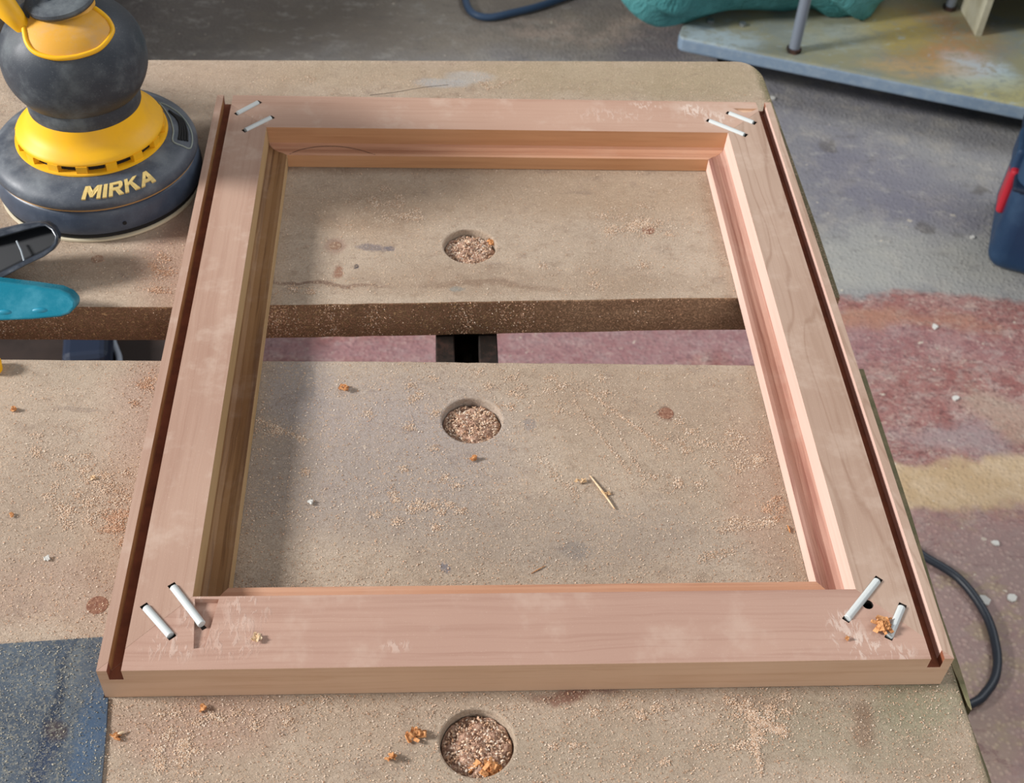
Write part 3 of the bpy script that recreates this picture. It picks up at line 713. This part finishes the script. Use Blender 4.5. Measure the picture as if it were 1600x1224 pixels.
bm = bmesh.new(); tube(bm, [at(26, 377, .0282), at(33, 392, .0262), at(38, 409, .0235)], .0007, 8); bm_obj('rib', bm, simple('grey_rib', '#8b9399', .4), hb_)
zt = lambda u, v: .026 - .00022 * (v - 440)
tout = [(-160, 425), (-60, 434), (0, 441), (50, 447), (92, 453), (108, 460), (118, 471), (118, 481), (108, 491), (94, 496), (50, 500), (0, 502), (-60, 503), (-160, 500)]
th = handle('handle', tout, zt, Vector((0, .012, -.006)), [TEAL], bev=.004, label='teal handle with finger dents')
TEALD = simple('teal_shadowed_dent', '#0f7f99', .5)
for u, v in ((62, 489), (6, 492)):
    P = at(u, v, zt(u, v)); bm = bmesh.new(); bmesh.ops.create_icosphere(bm, subdivisions=3, radius=1)
    bmesh.ops.transform(bm, matrix=Matrix.Translation(P + Vector((0, .0020, -.0010))) @ Matrix.Diagonal((.0062, .0022, .0034, 1)), verts=bm.verts); bm_obj('finger_dent', bm, TEALD, th, 60)
# jaws and pivot of the clamp, left of the picture's edge
bm = bmesh.new(); bm_box(bm, (-.425, .315, .014), (.05, .05, .028)); pv = bm_obj('pivot_block', bm, CBLK, clamp); bevel(pv, .006, 3)
bm = bmesh.new(); cyl(bm, (-.425, .315, .0), (-.425, .315, .032), .006, n=20); bm_obj('pivot_pin', bm, simple('pin_steel', '#a0a4a8', .3, .9), clamp)
for s in (-1, 1):
    bm = bmesh.new(); bm_box(bm, (-.475, .315 + s * .018, .014), (.07, .014, .022), s * .25); j_ = bm_obj('jaw', bm, TEAL if s < 0 else CBLK, clamp); bevel(j_, .004, 2)
# yellow knob at the left edge of the front jaw
P = at(-13, 568, .006); bm = bmesh.new(); lathe(bm, [(.0055, -.006), (.0062, .001), (.0052, .003), (.003, .0036), (0, .0036)], P, 28)
kn = bm_obj('knob', bm, SYEL, None, 40); own_origin(kn, (P.x, P.y, 0)); setp(kn, 'small round yellow knob at the left picture edge, on the front jaw', 'knob')

# ------------------------------------------------------------------ dark steel plate
PLT = NT('blued_steel')
n_ = PLT.noise((30, 30, 30), 5, .65); f_ = PLT.noise((520,)*3, 4, .8, 1.0)
pc = PLT.mix(PLT.ramp(n_, .35, .7), hexc('#48525f'), hexc('#5d6873'))
wpp = PLT.warp(.02, 25)
for u, v, ru, rv, h, a, ang in [(92, 1090, 9, 90, '#2b3648', .85, -.12), (70, 1180, 14, 60, '#2a3852', .75, -.1), (120, 1040, 10, 45, '#6d7478', .5, -.1), (88, 1140, 16, 14, '#4a3a34', .7, 0), (140, 1150, 22, 80, '#465d78', .8, 0)]:
    pc = PLT.mix(PLT.ma('MULTIPLY', bl(PLT, wpp, u, v, ru, rv, 0, ang, .5), a), pc, hexc(h))
du = PLT.ma('MULTIPLY', PLT.ramp(f_, .50, .60), PLT.ramp(PLT.sep(PLT.pos(), 0), -.222, -.245, .15, .75))
pc = PLT.mix(du, pc, hexc('#8f8c80')); PLT.bump(f_, .4, .0005)
PLT = PLT.done(pc, .42, .25, .5)
bm = bmesh.new()
pq = [at(-160, 1016, 0), at(0, 1008, 0), at(158, 996, 0)]
poly = [(p.x, p.y) for p in pq]; poly[-1] = (-.2262, poly[-1][1])
e0 = at(171, 1088, 0)
poly += [(-.2262, -.0006), (e0.x, -.0006)]
for u, v in ((168, 1130), (164, 1180), (160, 1224)): p = at(u, v, 0); poly.append((p.x, p.y))
poly += [(at(152, 1330, 0).x, -.11), (-.36, -.11)]
prism(bm, poly, .0002, .0013); pt = bm_obj('steel_plate', bm, PLT); own_origin(pt); bevel(pt, .0003, 1)
setp(pt, 'dusty dark blue steel plate lying under the front left corner of the wooden frame', 'plate')

# ------------------------------------------------------------------ sawdust and chips
def in_frame_ring(x, y, m=.0008):
    out = abs(x) < FH + m and -m < y < FD + m
    inn_ = abs(x) < FH - ST - .016 - m and RF + .016 + m < y < FD - RB - .016 - m
    return out and not inn_
plate_poly = poly
def in_poly(x, y, pl):
    c = False; n = len(pl); j = n - 1
    for i in range(n):
        if (pl[i][1] > y) != (pl[j][1] > y) and x < (pl[j][0]-pl[i][0]) * (y-pl[i][1]) / (pl[j][1]-pl[i][1]) + pl[i][0]: c = not c
        j = i
    return c
def on_bench(x, y):
    return -.50 < x < .2345 and ((-.135 < y < .245 + (0.005 if x < 0 else 0)) or (.319 < y < .60))
TINTS = [hexc(h)[:3] for h in ('#e0c8b0', '#d6b99e', '#ccab8e', '#e6d5c2', '#bf9c80', '#d2b8a2')]
TOR = [hexc(h)[:3] for h in ('#d4aa8c', '#c69c80', '#dab498', '#b48a6c')]
TPL = [hexc(h)[:3] for h in ('#a9a598', '#8f8d86', '#b8b09c', '#7c7f80')]
def flecks(name, pts, parent=None, smin=.0004, smax=.0011):
    """pts: list of (x,y,z,tintset). every fleck is a small bent sliver"""
    n = len(pts); V = np.zeros((n * 6, 3)); Fc = []; Cc = np.zeros((n * 6, 4)); Cc[:, 3] = 1
    for i, (x, y, z, ts) in enumerate(pts):
        L = random.uniform(smin, smax); Wd = L * random.uniform(.3, .6); a = random.uniform(0, PI); ca, sa = math.cos(a), math.sin(a)
        hgt = L * random.uniform(.15, .55); tl = random.uniform(-.3, .3) * L
        k = i * 6
        for q_, (l, w_, h) in enumerate(((-L/2, -Wd/2, 0), (-L/2, Wd/2, tl*.3), (0, Wd/2, hgt), (0, -Wd/2, hgt), (L/2, -Wd/2, 0), (L/2, Wd/2, abs(tl)))):
            V[k+q_] = (x + l*ca - w_*sa, y + l*sa + w_*ca, z + h + .00005)
        Fc += [(k, k+3, k+2, k+1), (k+3, k+4, k+5, k+2)]
        c = ts[int(random.random() * len(ts))]; s = random.uniform(.8, 1.12)
        Cc[k:k+6, :3] = [min(1, v * s) for v in c]
    me = bpy.data.meshes.new(name); me.from_pydata(V.tolist(), [], Fc)
    at_ = me.color_attributes.new('tint', 'FLOAT_COLOR', 'POINT'); at_.data.foreach_set('color', Cc.ravel())
    return mesh_obj(name, me, DUSTC, parent)
CL = [(985, 345, 40, 22, 700, 0), (1030, 360, 40, 16, 300, 0), (620, 340, 60, 20, 350, 0), (560, 315, 60, 16, 200, 0), (1000, 430, 90, 20, 200, 0), (250, 440, 22, 30, 420, 1), (245, 410, 10, 22, 120, 1),
      (155, 770, 50, 40, 800, 0), (185, 815, 25, 30, 700, 1), (110, 740, 60, 60, 600, 0), (100, 800, 12, 26, 200, 0), (230, 600, 24, 30, 260, 1), (1080, 690, 60, 30, 300, 0), (1150, 700, 40, 30, 300, 0),
      (1180, 715, 26, 12, 240, 0), (1150, 820, 50, 6, 240, 0), (1210, 790, 22, 20, 240, 1), (700, 790, 120, 60, 700, 0), (860, 610, 120, 40, 700, 0), (640, 640, 90, 60, 500, 0), (470, 460, 30, 10, 160, 0),
      (430, 670, 30, 12, 120, 0), (1060, 540, 60, 20, 100, 0), (1200, 1120, 50, 30, 600, 0), (1180, 1150, 16, 40, 300, 0), (300, 1150, 50, 40, 500, 0), (260, 1180, 40, 50, 400, 0), (420, 1110, 120, 25, 500, 0),
      (980, 190, 10, 4, 10, 0), (560, 120, 260, 16, 200, 0), (900, 110, 200, 8, 260, 0), (1020, 1110, 120, 20, 260, 0), (1060, 760, 50, 30, 200, 0), (860, 1180, 200, 30, 300, 0)]
pts = []
def add_pts(x, y, ts):
    if not on_bench(x, y) or in_frame_ring(x, y): return
    if any(math.hypot(x - h[0], y - h[1]) < h[2] + .0006 for h in HOLES): return
    if math.hypot(x - SX, y - SY) < .0765: return
    z = .0014 if in_poly(x, y, plate_poly) else 0.00015
    pts.append((x, y, z, TPL if z > .001 else ts))
for u, v, su, sv, n, orange in CL:
    seeds = [(random.gauss(u, su * .55), random.gauss(v, sv * .55)) for _ in range(max(3, n // 45))]
    for _ in range(int(n * 2.4)):
        a_, b_ = random.choice(seeds) if random.random() < .8 else (random.gauss(u, su * .7), random.gauss(v, sv * .7))
        P = at(random.gauss(a_, 5), random.gauss(b_, 3.2), 0); add_pts(P.x, P.y, TOR if orange and random.random() < .7 else TINTS)
# streaks swept across the boards
for (u0, v0), (u1, v1), n, wd in [((915, 610), (1045, 705), 420, 2.0), ((895, 625), (985, 740), 160, 2.5), ((945, 640), (1010, 755), 120, 3), ((400, 655), (480, 690), 160, 3), ((1090, 875), (1150, 860), 120, 4), ((1120, 830), (1215, 815), 260, 3.5),
                                  ((840, 715), (905, 780), 120, 6), ((1130, 1090), (1230, 1150), 500, 5), ((1170, 1110), (1190, 1210), 420, 6), ((1085, 1165), (1180, 1170), 100, 4), ((760, 140), (850, 110), 160, 2), ((440, 800), (470, 810), 20, 6)]:
    for _ in range(n * 2):
        t_ = random.random(); P = at(u0 + (u1-u0)*t_ + random.gauss(0, wd*.4), v0 + (v1-v0)*t_ + random.gauss(0, wd), 0); add_pts(P.x, P.y, TINTS)
for _ in range(60000):
    u = random.uniform(0, 1600); v = random.uniform(95, 1224); P = at(u, v, 0)
    if random.random() < .35 + .65 * (v / 1224): add_pts(P.x, P.y, TINTS if random.random() < .85 else TOR)
sd = flecks('sawdust', pts); own_origin(sd, (0, .2, 0)); setp(sd, 'pale tan sawdust scattered over both boards of the bench', 'sawdust', kind='stuff')
# dust clinging to the rough front edge of the back jaw
pts = []
for _ in range(16000):
    x = random.uniform(-.46, .22); 
    if x > .02 and random.random() < .75: continue
    yy = .3060 + (x + .2325) * .0315 if x > -.2325 else .3062
    pts.append((x, 0, 0, TINTS if random.random() < .5 else TOR, yy, random.uniform(-.0315, -.001)))
n = len(pts); V = []; Fc = []; Cc = []
for i, (x, _, _, ts, yy, z) in enumerate(pts):
    L = random.uniform(.0007, .0020); Wd = L * .3; a = random.uniform(0, PI); ca, sa = math.cos(a), math.sin(a); h = L * random.uniform(.2, .6)
    for l, w_, hh in ((-L/2, -Wd/2, 0), (-L/2, Wd/2, 0), (0, Wd/2, h), (0, -Wd/2, h), (L/2, -Wd/2, 0), (L/2, Wd/2, h*.4)):
        V.append((x + l*ca - w_*sa, yy - .0001 - hh, z + l*sa + w_*ca))
    k = i * 6; Fc += [(k, k+3, k+2, k+1), (k+3, k+4, k+5, k+2)]
    c = random.choice(ts); s = random.uniform(.95, 1.5); Cc += [(c[0]*s, c[1]*s, c[2]*s, 1)] * 6
me = bpy.data.meshes.new('edge_fibres'); me.from_pydata(V, [], Fc)
ca_ = me.color_attributes.new('tint', 'FLOAT_COLOR', 'POINT'); ca_.data.foreach_set('color', np.array(Cc, dtype=float).ravel())
fb = mesh_obj('edge_fibres', me, DUSTC, bench); fb['kind'] = 'stuff'
# sawdust packed in the clamp holes
HP_M = NT('packed_sawdust'); nn_ = HP_M.noise((520,)*3, 4, .75, .8)
HP_M.bump(nn_, .9, .0012); HP_M = HP_M.done(HP_M.mix(HP_M.ramp(nn_, .36, .62), hexc('#8a6450'), hexc('#c9a690')), .9, 0, .2)
hl = ['sawdust heap packed in the clamp hole of the back jaw', 'sawdust heap in the middle clamp hole, on the front jaw inside the frame', 'sawdust heap in the nearest clamp hole, in front of the frame']
for (x, y, r), lb in zip(HOLES, hl):
    bm = bmesh.new(); rows = []
    NR = 14; NA = 48
    for k in range(NR + 1):
        rr = r * .955 * k / NR; row = []
        for j in range(NA if k else 1):
            a = 2*PI*j/NA; hx, hy = rr*math.cos(a), rr*math.sin(a)
            zz = -.0072 + .0035 * (1 - (rr/r)**2) + .0016 * math.sin(hx*420+1) * math.cos(hy*510) + random.uniform(-.0006, .0006)
            row.append(bm.verts.new((x + hx, y + hy, zz)))
        rows.append(row)
    for k in range(NR):
        for j in range(NA):
            jj = (j+1) % NA
            if k == 0: bm.faces.new((rows[0][0], rows[1][j], rows[1][jj]))
            else: bm.faces.new((rows[k][j], rows[k+1][j], rows[k+1][jj], rows[k][jj]))
    low = [bm.verts.new((v.co.x, v.co.y, -.0166)) for v in rows[NR]]
    for j in range(NA): bm.faces.new((rows[NR][j], low[j], low[(j+1) % NA], rows[NR][(j+1) % NA]))
    bm.faces.new(low)
    hp_ = bm_obj('sawdust_heap', bm, HP_M, None, 60); own_origin(hp_, (x, y, -.0166)); setp(hp_, lb, 'sawdust', kind='stuff')
    pp = []
    for _ in range(700):
        a = random.uniform(0, 2*PI); rr = r * .9 * math.sqrt(random.random()); pp.append((x + rr*math.cos(a), y + rr*math.sin(a), -.0067 + .0035*(1-(rr/r)**2) + random.uniform(-.0008, .0008), TINTS if random.random() < .75 else TOR))
    fl = flecks('loose_flecks', pp, hp_, .0008, .0020); fl['kind'] = 'stuff'

def crumb(u, v, size, label, z=0.0, mat=CRUMB, n=5, name='wood_chip', seed=0, stretch=1.0):
    rs = random.Random(seed + int(u)); P = at(u, v, z); bm = bmesh.new()
    for i in range(int(n * 2.6)):
        L = size * rs.uniform(.28, .75); Wd = L * rs.uniform(.3, .6); Th = L * rs.uniform(.10, .3)
        rr = abs(rs.gauss(0, .33)); an = rs.uniform(0, 2*PI)
        off = Vector((rr * math.cos(an) * size * stretch, rr * math.sin(an) * size * .8, size * .42 * max(0, 1 - rr * 1.6) * rs.random()))
        Rm = Matrix.Rotation(rs.uniform(0, 2*PI), 3, 'Z') @ Matrix.Rotation(rs.uniform(-.7, .7), 3, 'Y') @ Matrix.Rotation(rs.uniform(-.6, .6), 3, 'X')
        q8 = bm_box(bm, P + off, (L, Wd, Th), tilt=Rm)
        for v8 in q8: v8.co += Vector((rs.uniform(-1, 1), rs.uniform(-1, 1), rs.uniform(-1, 1))) * L * .09
    zmin = min(vv.co.z for vv in bm.verts); bmesh.ops.translate(bm, vec=(0, 0, z - zmin + .00005), verts=bm.verts)
    o = bm_obj(name, bm, mat, None); own_origin(o, (P.x, P.y, z)); return setp(o, label, 'wood chip', 'loose wood chips')
PALEC = simple('pale_chip', '#d9c3a4', .8, h2='#c39a6c', sc=300)
GREYC = simple('white_chip', '#c9c8c2', .8)
crumb(538, 610, .0062, 'bright orange wood chip left of the middle clamp hole, near the gap')
crumb(22, 642, .0050, 'orange-brown wood chip at the far left of the front jaw', mat=CRUMB)
crumb(740, 718, .0045, 'small orange wood chip just below the middle clamp hole', mat=CRUMB)
crumb(904, 754, .0045, 'flat pale orange chip beside the long thin splinter', mat=PALEC, n=3, stretch=1.4)
crumb(650, 1150, .0066, 'larger orange wood chip left of the nearest clamp hole', stretch=1.3, n=7)
crumb(612, 1186, .0050, 'smaller orange wood chip below left of the larger one by the nearest clamp hole')
crumb(402, 999, .0052, 'small tan wood chip lying on the front rail of the frame', z=FT, mat=PALEC)
crumb(1378, 983, .0082, 'orange heap of shavings against the outer front right dowel', z=FT + .0002, n=11)
crumb(1323, 999, .0030, 'tiny brown chip on the front rail below the front right dowels', z=FT, n=3)
crumb(485, 787, .0040, 'white chip on the front jaw near the left stile', mat=GREYC, n=3)
crumb(950, 774, .0038, 'pale chip lying against the lower end of the thin splinter', mat=PALEC, n=3)
crumb(180, 1151, .0048, 'tan chip at the right edge of the dark steel plate', mat=CRUMB, n=3)
crumb(74, 874, .0038, 'white chip on the left of the front jaw above the steel plate', mat=GREYC, n=3)
crumb(146, 748, .0040, 'tan chip in the sawdust patch left of the frame', mat=PALEC, n=4)
crumb(20, 806, .0036, 'small chip on the left edge of the front jaw, below the orange-brown one', mat=CRUMB, n=3)
crumb(318, 1108, .0045, 'reddish chip in front of the frame near its front left corner', mat=CRUMB, n=3)
crumb(770, 383, .0070, 'dark orange shavings on the right rim of the hole in the back jaw', z=-.0065, n=8)
crumb(765, 1206, .0110, 'orange shavings at the front rim inside the nearest clamp hole', z=-.008, n=9, stretch=1.4)
def splinter(u0, v0, u1, v1, r, label, z=0, mat=PALEC):
    A, B = at(u0, v0, z), at(u1, v1, z); A.z += r; B.z += r * 1.3; Mi = (A + B) / 2 + Vector((.0002, .0001, .0002)); bm = bmesh.new()
    tube(bm, smooth_pts([A, Mi, B], 5), r, 6, rfun=lambda t: r * (1 - .5 * abs(2*t - 1)))
    o = bm_obj('splinter', bm, mat, None); own_origin(o); setp(o, label, 'splinter', 'thin wood splinters')
splinter(922, 745, 960, 797, .0008, 'long thin pale splinter on the front jaw right of centre')
splinter(830, 897, 852, 885, .00035, 'fine dark splinter near the front rail inside the frame', mat=CRUMB)
splinter(180, 1152, 195, 1145, .0009, 'short tan splinter by the edge of the steel plate', mat=PALEC)
splinter(1230, 822, 1234, 834, .0006, 'short orange splinter beside the right stile', mat=CRUMB)

# ------------------------------------------------------------------ cables on the floor
RUB = simple('black_rubber_cable', '#1b222c', .45)
pl_ = [(1330, 850), (1400, 845), (1448, 872), (1500, 906), (1540, 960), (1557, 1015), (1556, 1055), (1540, 1083), (1518, 1100), (1440, 1130)]
bm = bmesh.new(); tube(bm, smooth_pts([at(u, v, FZ + .007) for u, v in pl_], 8), .0058, 12)
o = bm_obj('power_cable', bm, RUB, None, 60); own_origin(o); setp(o, 'black rubber cable looping on the red floor right of the bench', 'cable')
bm = bmesh.new(); tube(bm, smooth_pts([at(u, v, FZ + .009) for u, v in [(735, -60), (727, -20), (729, 6), (741, 22), (765, 27), (800, 20), (850, 7), (920, -20), (1000, -60)]], 8), .0075, 12)
o = bm_obj('air_hose', bm, simple('blue_hose', '#37506e', .5), None, 60); own_origin(o); setp(o, 'blue hose curling on the concrete at the top of the picture', 'hose')

# ------------------------------------------------------------------ trolley base at the back right
BZ = -.65
Pc = at(1058, 58, BZ); dF = (at(1600, 166, BZ) - Pc).normalized(); dS = Vector((-dF.y, dF.x, 0))
if dS.y < 0: dS = -dS
trol = empty('trolley', (Pc.x + dF.x*.6, Pc.y + dF.y*.6 + .2, FZ), 'low grey-blue steel trolley base with upright posts and a dusty deck', 'trolley')
DECK = NT('dusty_blue_deck'); wd_ = DECK.warp(.12, 7); n5 = DECK.noise((12,)*3, 5, .65); n6 = DECK.noise((60,)*3, 4, .7); n7 = DECK.noise((34, 50, 34), 5, .75, .6)
dc = DECK.mix(DECK.ramp(n6, .4, .7), hexc('#74879a'), hexc('#8494a2'))
top_ = DECK.ramp(DECK.sep(DECK.new('ShaderNodeNewGeometry').outputs['Normal'], 2), .3, .8)
dcd = DECK.mix(DECK.ramp(n5, .36, .6), hexc('#70766f'), hexc('#7d7b62'))
for u, v, ru, rv, h, a in [(1460, 60, 90, 40, '#8a6a42', .85), (1400, 50, 60, 26, '#91894a', .6), (1500, 95, 40, 20, '#a07650', .7), (1530, 110, 50, 20, '#9db2bd', .7), (1560, 140, 70, 22, '#a09a68', .6), (1120, 60, 60, 14, '#93a3ab', .8), (1420, 105, 70, 12, '#a88a5c', .6), (1300, 55, 60, 20, '#8f9488', .5)]:
    dcd = DECK.mix(DECK.ma('MULTIPLY', DECK.ma('MULTIPLY', bl(DECK, wd_, u, v, ru * 1.15, rv * 1.2, BZ, 0, .5), DECK.ramp(n7, .36, .56, .25, 1)), a), dcd, hexc(h))
dcd = DECK.mix(DECK.ramp(n7, .56, .7, 0, .5), dcd, hexc('#8b9aa2')); dc = DECK.mix(top_, dc, dcd); DECK.bump(n6, .3, .002); DECK = DECK.done(dc, .6, 0, .4)
bm = bmesh.new()
def dp(a, b): p = Pc + dF * a + dS * b; return (p.x, p.y)
prism(bm, [dp(0.012, -.0), dp(1.5, 0), dp(1.5, .75), dp(0, .75), dp(0, .02), dp(.003, .006)], BZ - .030, BZ); dk = bm_obj('deck', bm, DECK, trol); bevel(dk, .006, 3)
for a, b in ((.10, .10), (1.4, .10), (.10, .65), (1.4, .65)):
    x, y = dp(a, b); bm = bmesh.new(); cyl(bm, (x, y - .015, FZ + .032), (x, y + .015, FZ + .032), .032, n=24)
    w_ = bm_obj('castor', bm, BLACK, trol, 40); bm = bmesh.new(); bm_box(bm, (x, y, FZ + .056), (.05, .05, .028)); bm_obj('castor_fork', bm, STEEL, w_)
GREYP = simple('grey_post', '#7f8894', .45, .3)
for u, v, r in ((1240, 80, .0105), (1483, 14, .0095)):
    P = at(u, v, BZ); bm = bmesh.new(); cyl(bm, (P.x, P.y, BZ), (P.x, P.y, BZ + .55), r, n=24); po = bm_obj('post', bm, GREYP, trol, 40)
    bm = bmesh.new(); cyl(bm, (P.x, P.y, BZ), (P.x, P.y, BZ + .008), r * 1.4, n=6); bm_obj('nut', bm, STEEL, po)
for u, v in ((1110, 35), (1160, 40)):
    P = at(u, v, BZ); bm = bmesh.new(); cyl(bm, (P.x, P.y, BZ), (P.x, P.y, BZ + .006), .007, n=6); bm_obj('bolt', bm, simple('bolt_steel', '#9aa0a4', .4, .8), trol)
# pale machine housing standing on the deck
P0 = at(1524, 56, BZ); 
CREAMP = simple('cream_paint', '#b3b09c', .5, h2='#a19c84', sc=20); GRNP = simple('green_grey_paint', '#5e7370', .5)
d1 = (dF * .94 + dS * .34).normalized(); d2 = Vector((-d1.y, d1.x, 0))
bm = bmesh.new(); pp_ = [P0, P0 + d2 * .5, P0 + d2 * .5 + d1 * .012, P0 + d1 * .012]; prism(bm, [(p.x, p.y) for p in pp_], BZ + .0, BZ + .42); hs = bm_obj('machine_housing', bm, CREAMP, trol, label='pale sheet metal machine housing')
pp_ = [P0 + d2 * .16 + d1*.013, P0 + d2 * .5 + d1*.013, P0 + d2 * .5 + d1 * .55, P0 + d2 * .16 + d1 * .55]; bm = bmesh.new(); prism(bm, [(p.x, p.y) for p in pp_], BZ + .0, BZ + .42); bm_obj('cabinet_back', bm, simple('dark_grey_inside', '#4b4440', .7), hs)
pp_ = [P0 + d1*.013 - d2*.0, P0 + d2 * .155 + d1*.013, P0 + d2 * .155 + d1 * .55, P0 + d1 * .55]; bm = bmesh.new(); prism(bm, [(p.x, p.y) for p in pp_], BZ + .11, BZ + .42); bm_obj('hood_panel', bm, GRNP, hs)
pp_ = [P0 + d1*.551, P0 + d2*.5 + d1*.551, P0 + d2*.5 + d1*.565, P0 + d1*.565]; bm = bmesh.new(); prism(bm, [(p.x, p.y) for p in pp_], BZ, BZ + .42); bm_obj('shade_panel', bm, CREAMP, hs)  # unseen panel added to keep light off the deck

# ------------------------------------------------------------------ teal bag on the trolley
TB = NT('teal_bag_cloth'); nb1 = TB.noise((9, 9, 9), 4, .6); TB.bump(TB.noise((14, 30, 14), 5, .65, 1.0), 1.0, .02)
TB = TB.done(TB.mix(TB.ramp(nb1, .35, .7), hexc('#3c7e80'), hexc('#549698')), .6, 0, .4)
bm = bmesh.new(); bmesh.ops.create_icosphere(bm, subdivisions=5, radius=1)
bcx, bcy = .57, 1.985
for v in bm.verts:
    x, y, z = v.co; e = lambda q, p: math.copysign(abs(q) ** p, q)
    n = math.sin(x*7+1)*.03 + math.sin(y*9+z*5)*.03 + math.sin(x*17+z*11)*.015
    X = e(x, .72) * .33; Y = e(y, .6) * .17; Z = (e(z, .35)) * .13 + n * .4
    v.co = Vector((bcx + X, bcy + Y + X * .10 + n * .3, BZ + .128 + max(Z, -.1275)))
bag = bm_obj('cloth_bag', bm, TB, None, 180); own_origin(bag, (bcx, bcy, BZ)); setp(bag, 'crumpled teal bag resting on the back of the grey-blue trolley deck', 'bag')

# ------------------------------------------------------------------ blue tool case on the right
case = empty('tool_case', (1.07, 1.34, FZ), 'dark blue plastic tool case with red latch on the floor at the right edge', 'tool case')
NAVY = mat_dusty('navy_plastic', '#14304e', '#2c4a66', .5, .45, .5, sc=12)
CR = -.40; ex = Vector((math.cos(CR), math.sin(CR), 0)); ey = Vector((-math.sin(CR), math.cos(CR), 0)); K0 = Vector((.868, 1.222, FZ))
def kp(a, b, z): return K0 + ex * a + ey * b + Vector((0, 0, z))
bm = bmesh.new(); bm_box(bm, kp(.20, .11, .15), (.40, .22, .30), CR); cb2 = bm_obj('shell', bm, NAVY, case); bevel(cb2, .03, 5); shade(cb2, 40)
bm = bmesh.new(); bm_box(bm, kp(.20, .11, .17), (.408, .228, .010), CR); s2 = bm_obj('seam_band', bm, simple('darker_navy', '#0e2036', .5), case); bevel(s2, .004, 2)
RED = simple('red_latch', '#a81c2c', .45)
bm = bmesh.new(); bm_box(bm, kp(-.004, .060, .135), (.014, .050, .085), CR); lt = bm_obj('latch', bm, RED, case, label='red latch'); bevel(lt, .006, 3)
bm = bmesh.new(); bm_box(bm, kp(-.002, .085, .185), (.020, .075, .05), CR); lt = bm_obj('hinge', bm, NAVY, case); bevel(lt, .006, 3)
bm = bmesh.new(); tube(bm, smooth_pts([kp(.11, .11, .295), kp(.12, .11, .33), kp(.2, .11, .34), kp(.28, .11, .33), kp(.29, .11, .295)], 5), .012, 12); bm_obj('carry_handle', bm, NAVY, case, 60)

# ------------------------------------------------------------------ things seen in the slit on the left and behind the sander
DKC = mat_dusty('dark_crate_plastic', '#2a211e', '#40322b', .5, .7, .3, sc=14)
cr = empty('crate', (-.70, 1.03, FZ), 'dark brown crate on the floor seen through the slit at the left', 'crate')
bm = bmesh.new(); bm_box(bm, (-.70, 1.03, FZ + .045), (.66, .38, .09)); b_ = bm_obj('crate_body', bm, DKC, cr); bevel(b_, .01, 2)
bm = bmesh.new(); bm_box(bm, (-.70, 1.03, FZ + .095), (.68, .40, .012)); b_ = bm_obj('lid', bm, DKC, cr); bevel(b_, .004, 2)
Q = at(138, 545, FZ + .125); bm = bmesh.new(); bm_box(bm, (Q.x, Q.y, FZ + .1245), (.062, .08, .046), .15); bo = bm_obj('battery_pack', bm, simple('deep_navy', '#0f1d33', .5), None); bevel(bo, .012, 3); own_origin(bo, (Q.x, Q.y, FZ + .1015)); setp(bo, 'dark blue block on the brown crate, seen through the slit', 'battery')
gc = [at(u, v, FZ + .107) for u, v in ((172, 500), (176, 530), (181, 545), (186, 560), (187, 590))]
bm = bmesh.new(); tube(bm, smooth_pts(gc, 6), .0045, 10)
o = bm_obj('grey_cord', bm, simple('grey_cord_rubber', '#9aa2ae', .4), None, 60); own_origin(o); setp(o, 'pale grey cord crossing the brown crate in the slit', 'cord')
P = at(178, -16, FZ)
bm = bmesh.new(); lathe(bm, [(.060, 0), (.066, .01), (.072, .12), (.074, .125), (.070, .126), (.066, .118), (.05, .012), (0, .012)], (P.x, P.y + .03, FZ), 40); o = bm_obj('blue_bucket', bm, NAVY, None, 40); own_origin(o, (P.x, P.y + .03, FZ)); setp(o, 'dark blue bucket on the floor behind the sander', 'bucket')
# tall unseen blocker added beyond the left edge to shade the floor behind
BLKM = simple('blocker_brown', '#6d5a48', .7, h2='#5b4a3a', sc=8)
blocker = empty('light_blocker', (-1.75, 2.3, FZ), 'unseen brown blocker added beyond the left edge to shade the floor', 'light_blocker')
bm = bmesh.new(); bm_box(bm, (-1.75, 2.3, FZ + .7), (.5, 1.9, 1.4)); bm_obj('blocker_body', bm, BLKM, blocker)
for k in (-1, 1):  # front panels and knobs of the added blocker
    bm = bmesh.new(); bm_box(bm, (-1.49, 2.3 + k * .475, FZ + .7), (.018, .93, 1.34)); d_ = bm_obj('door', bm, BLKM, blocker); bm = bmesh.new(); cyl(bm, (-1.475, 2.3 + k*.06, FZ + .75), (-1.45, 2.3 + k*.06, FZ + .75), .012, n=16); bm_obj('blocker_knob', bm, BLACK, d_)
# small white scraps on the floor
for u, v, s in ((1536, 940, .010), (1580, 935, .008), (1205, 155, .010), (1460, 512, .007), (1492, 623, .007), (1555, 850, .007), (1519, 372, .006)):
    P = at(u, v, FZ); bm = bmesh.new(); rs = random.Random(u); k = 7
    ring_ = [(P.x + s*rs.uniform(.5, 1)*math.cos(2*PI*i/k), P.y + s*rs.uniform(.5, 1)*math.sin(2*PI*i/k)) for i in range(k)]
    prism(bm, ring_, FZ + .0003, FZ + .003); o = bm_obj('paint_flake', bm, GREYC, None); own_origin(o)
    where = {1536: 'inside the cable loop', 1580: 'at the right edge level with the cable loop', 1205: 'beside the back right corner of the frame', 1460: 'on the red paint below the tool case', 1492: 'halfway down the right side', 1555: 'just above the black cable loop', 1519: 'on grey concrete left of the tool case'}[u]
    setp(o, 'white flake on the floor ' + where, 'flake', 'white flakes on the floor')
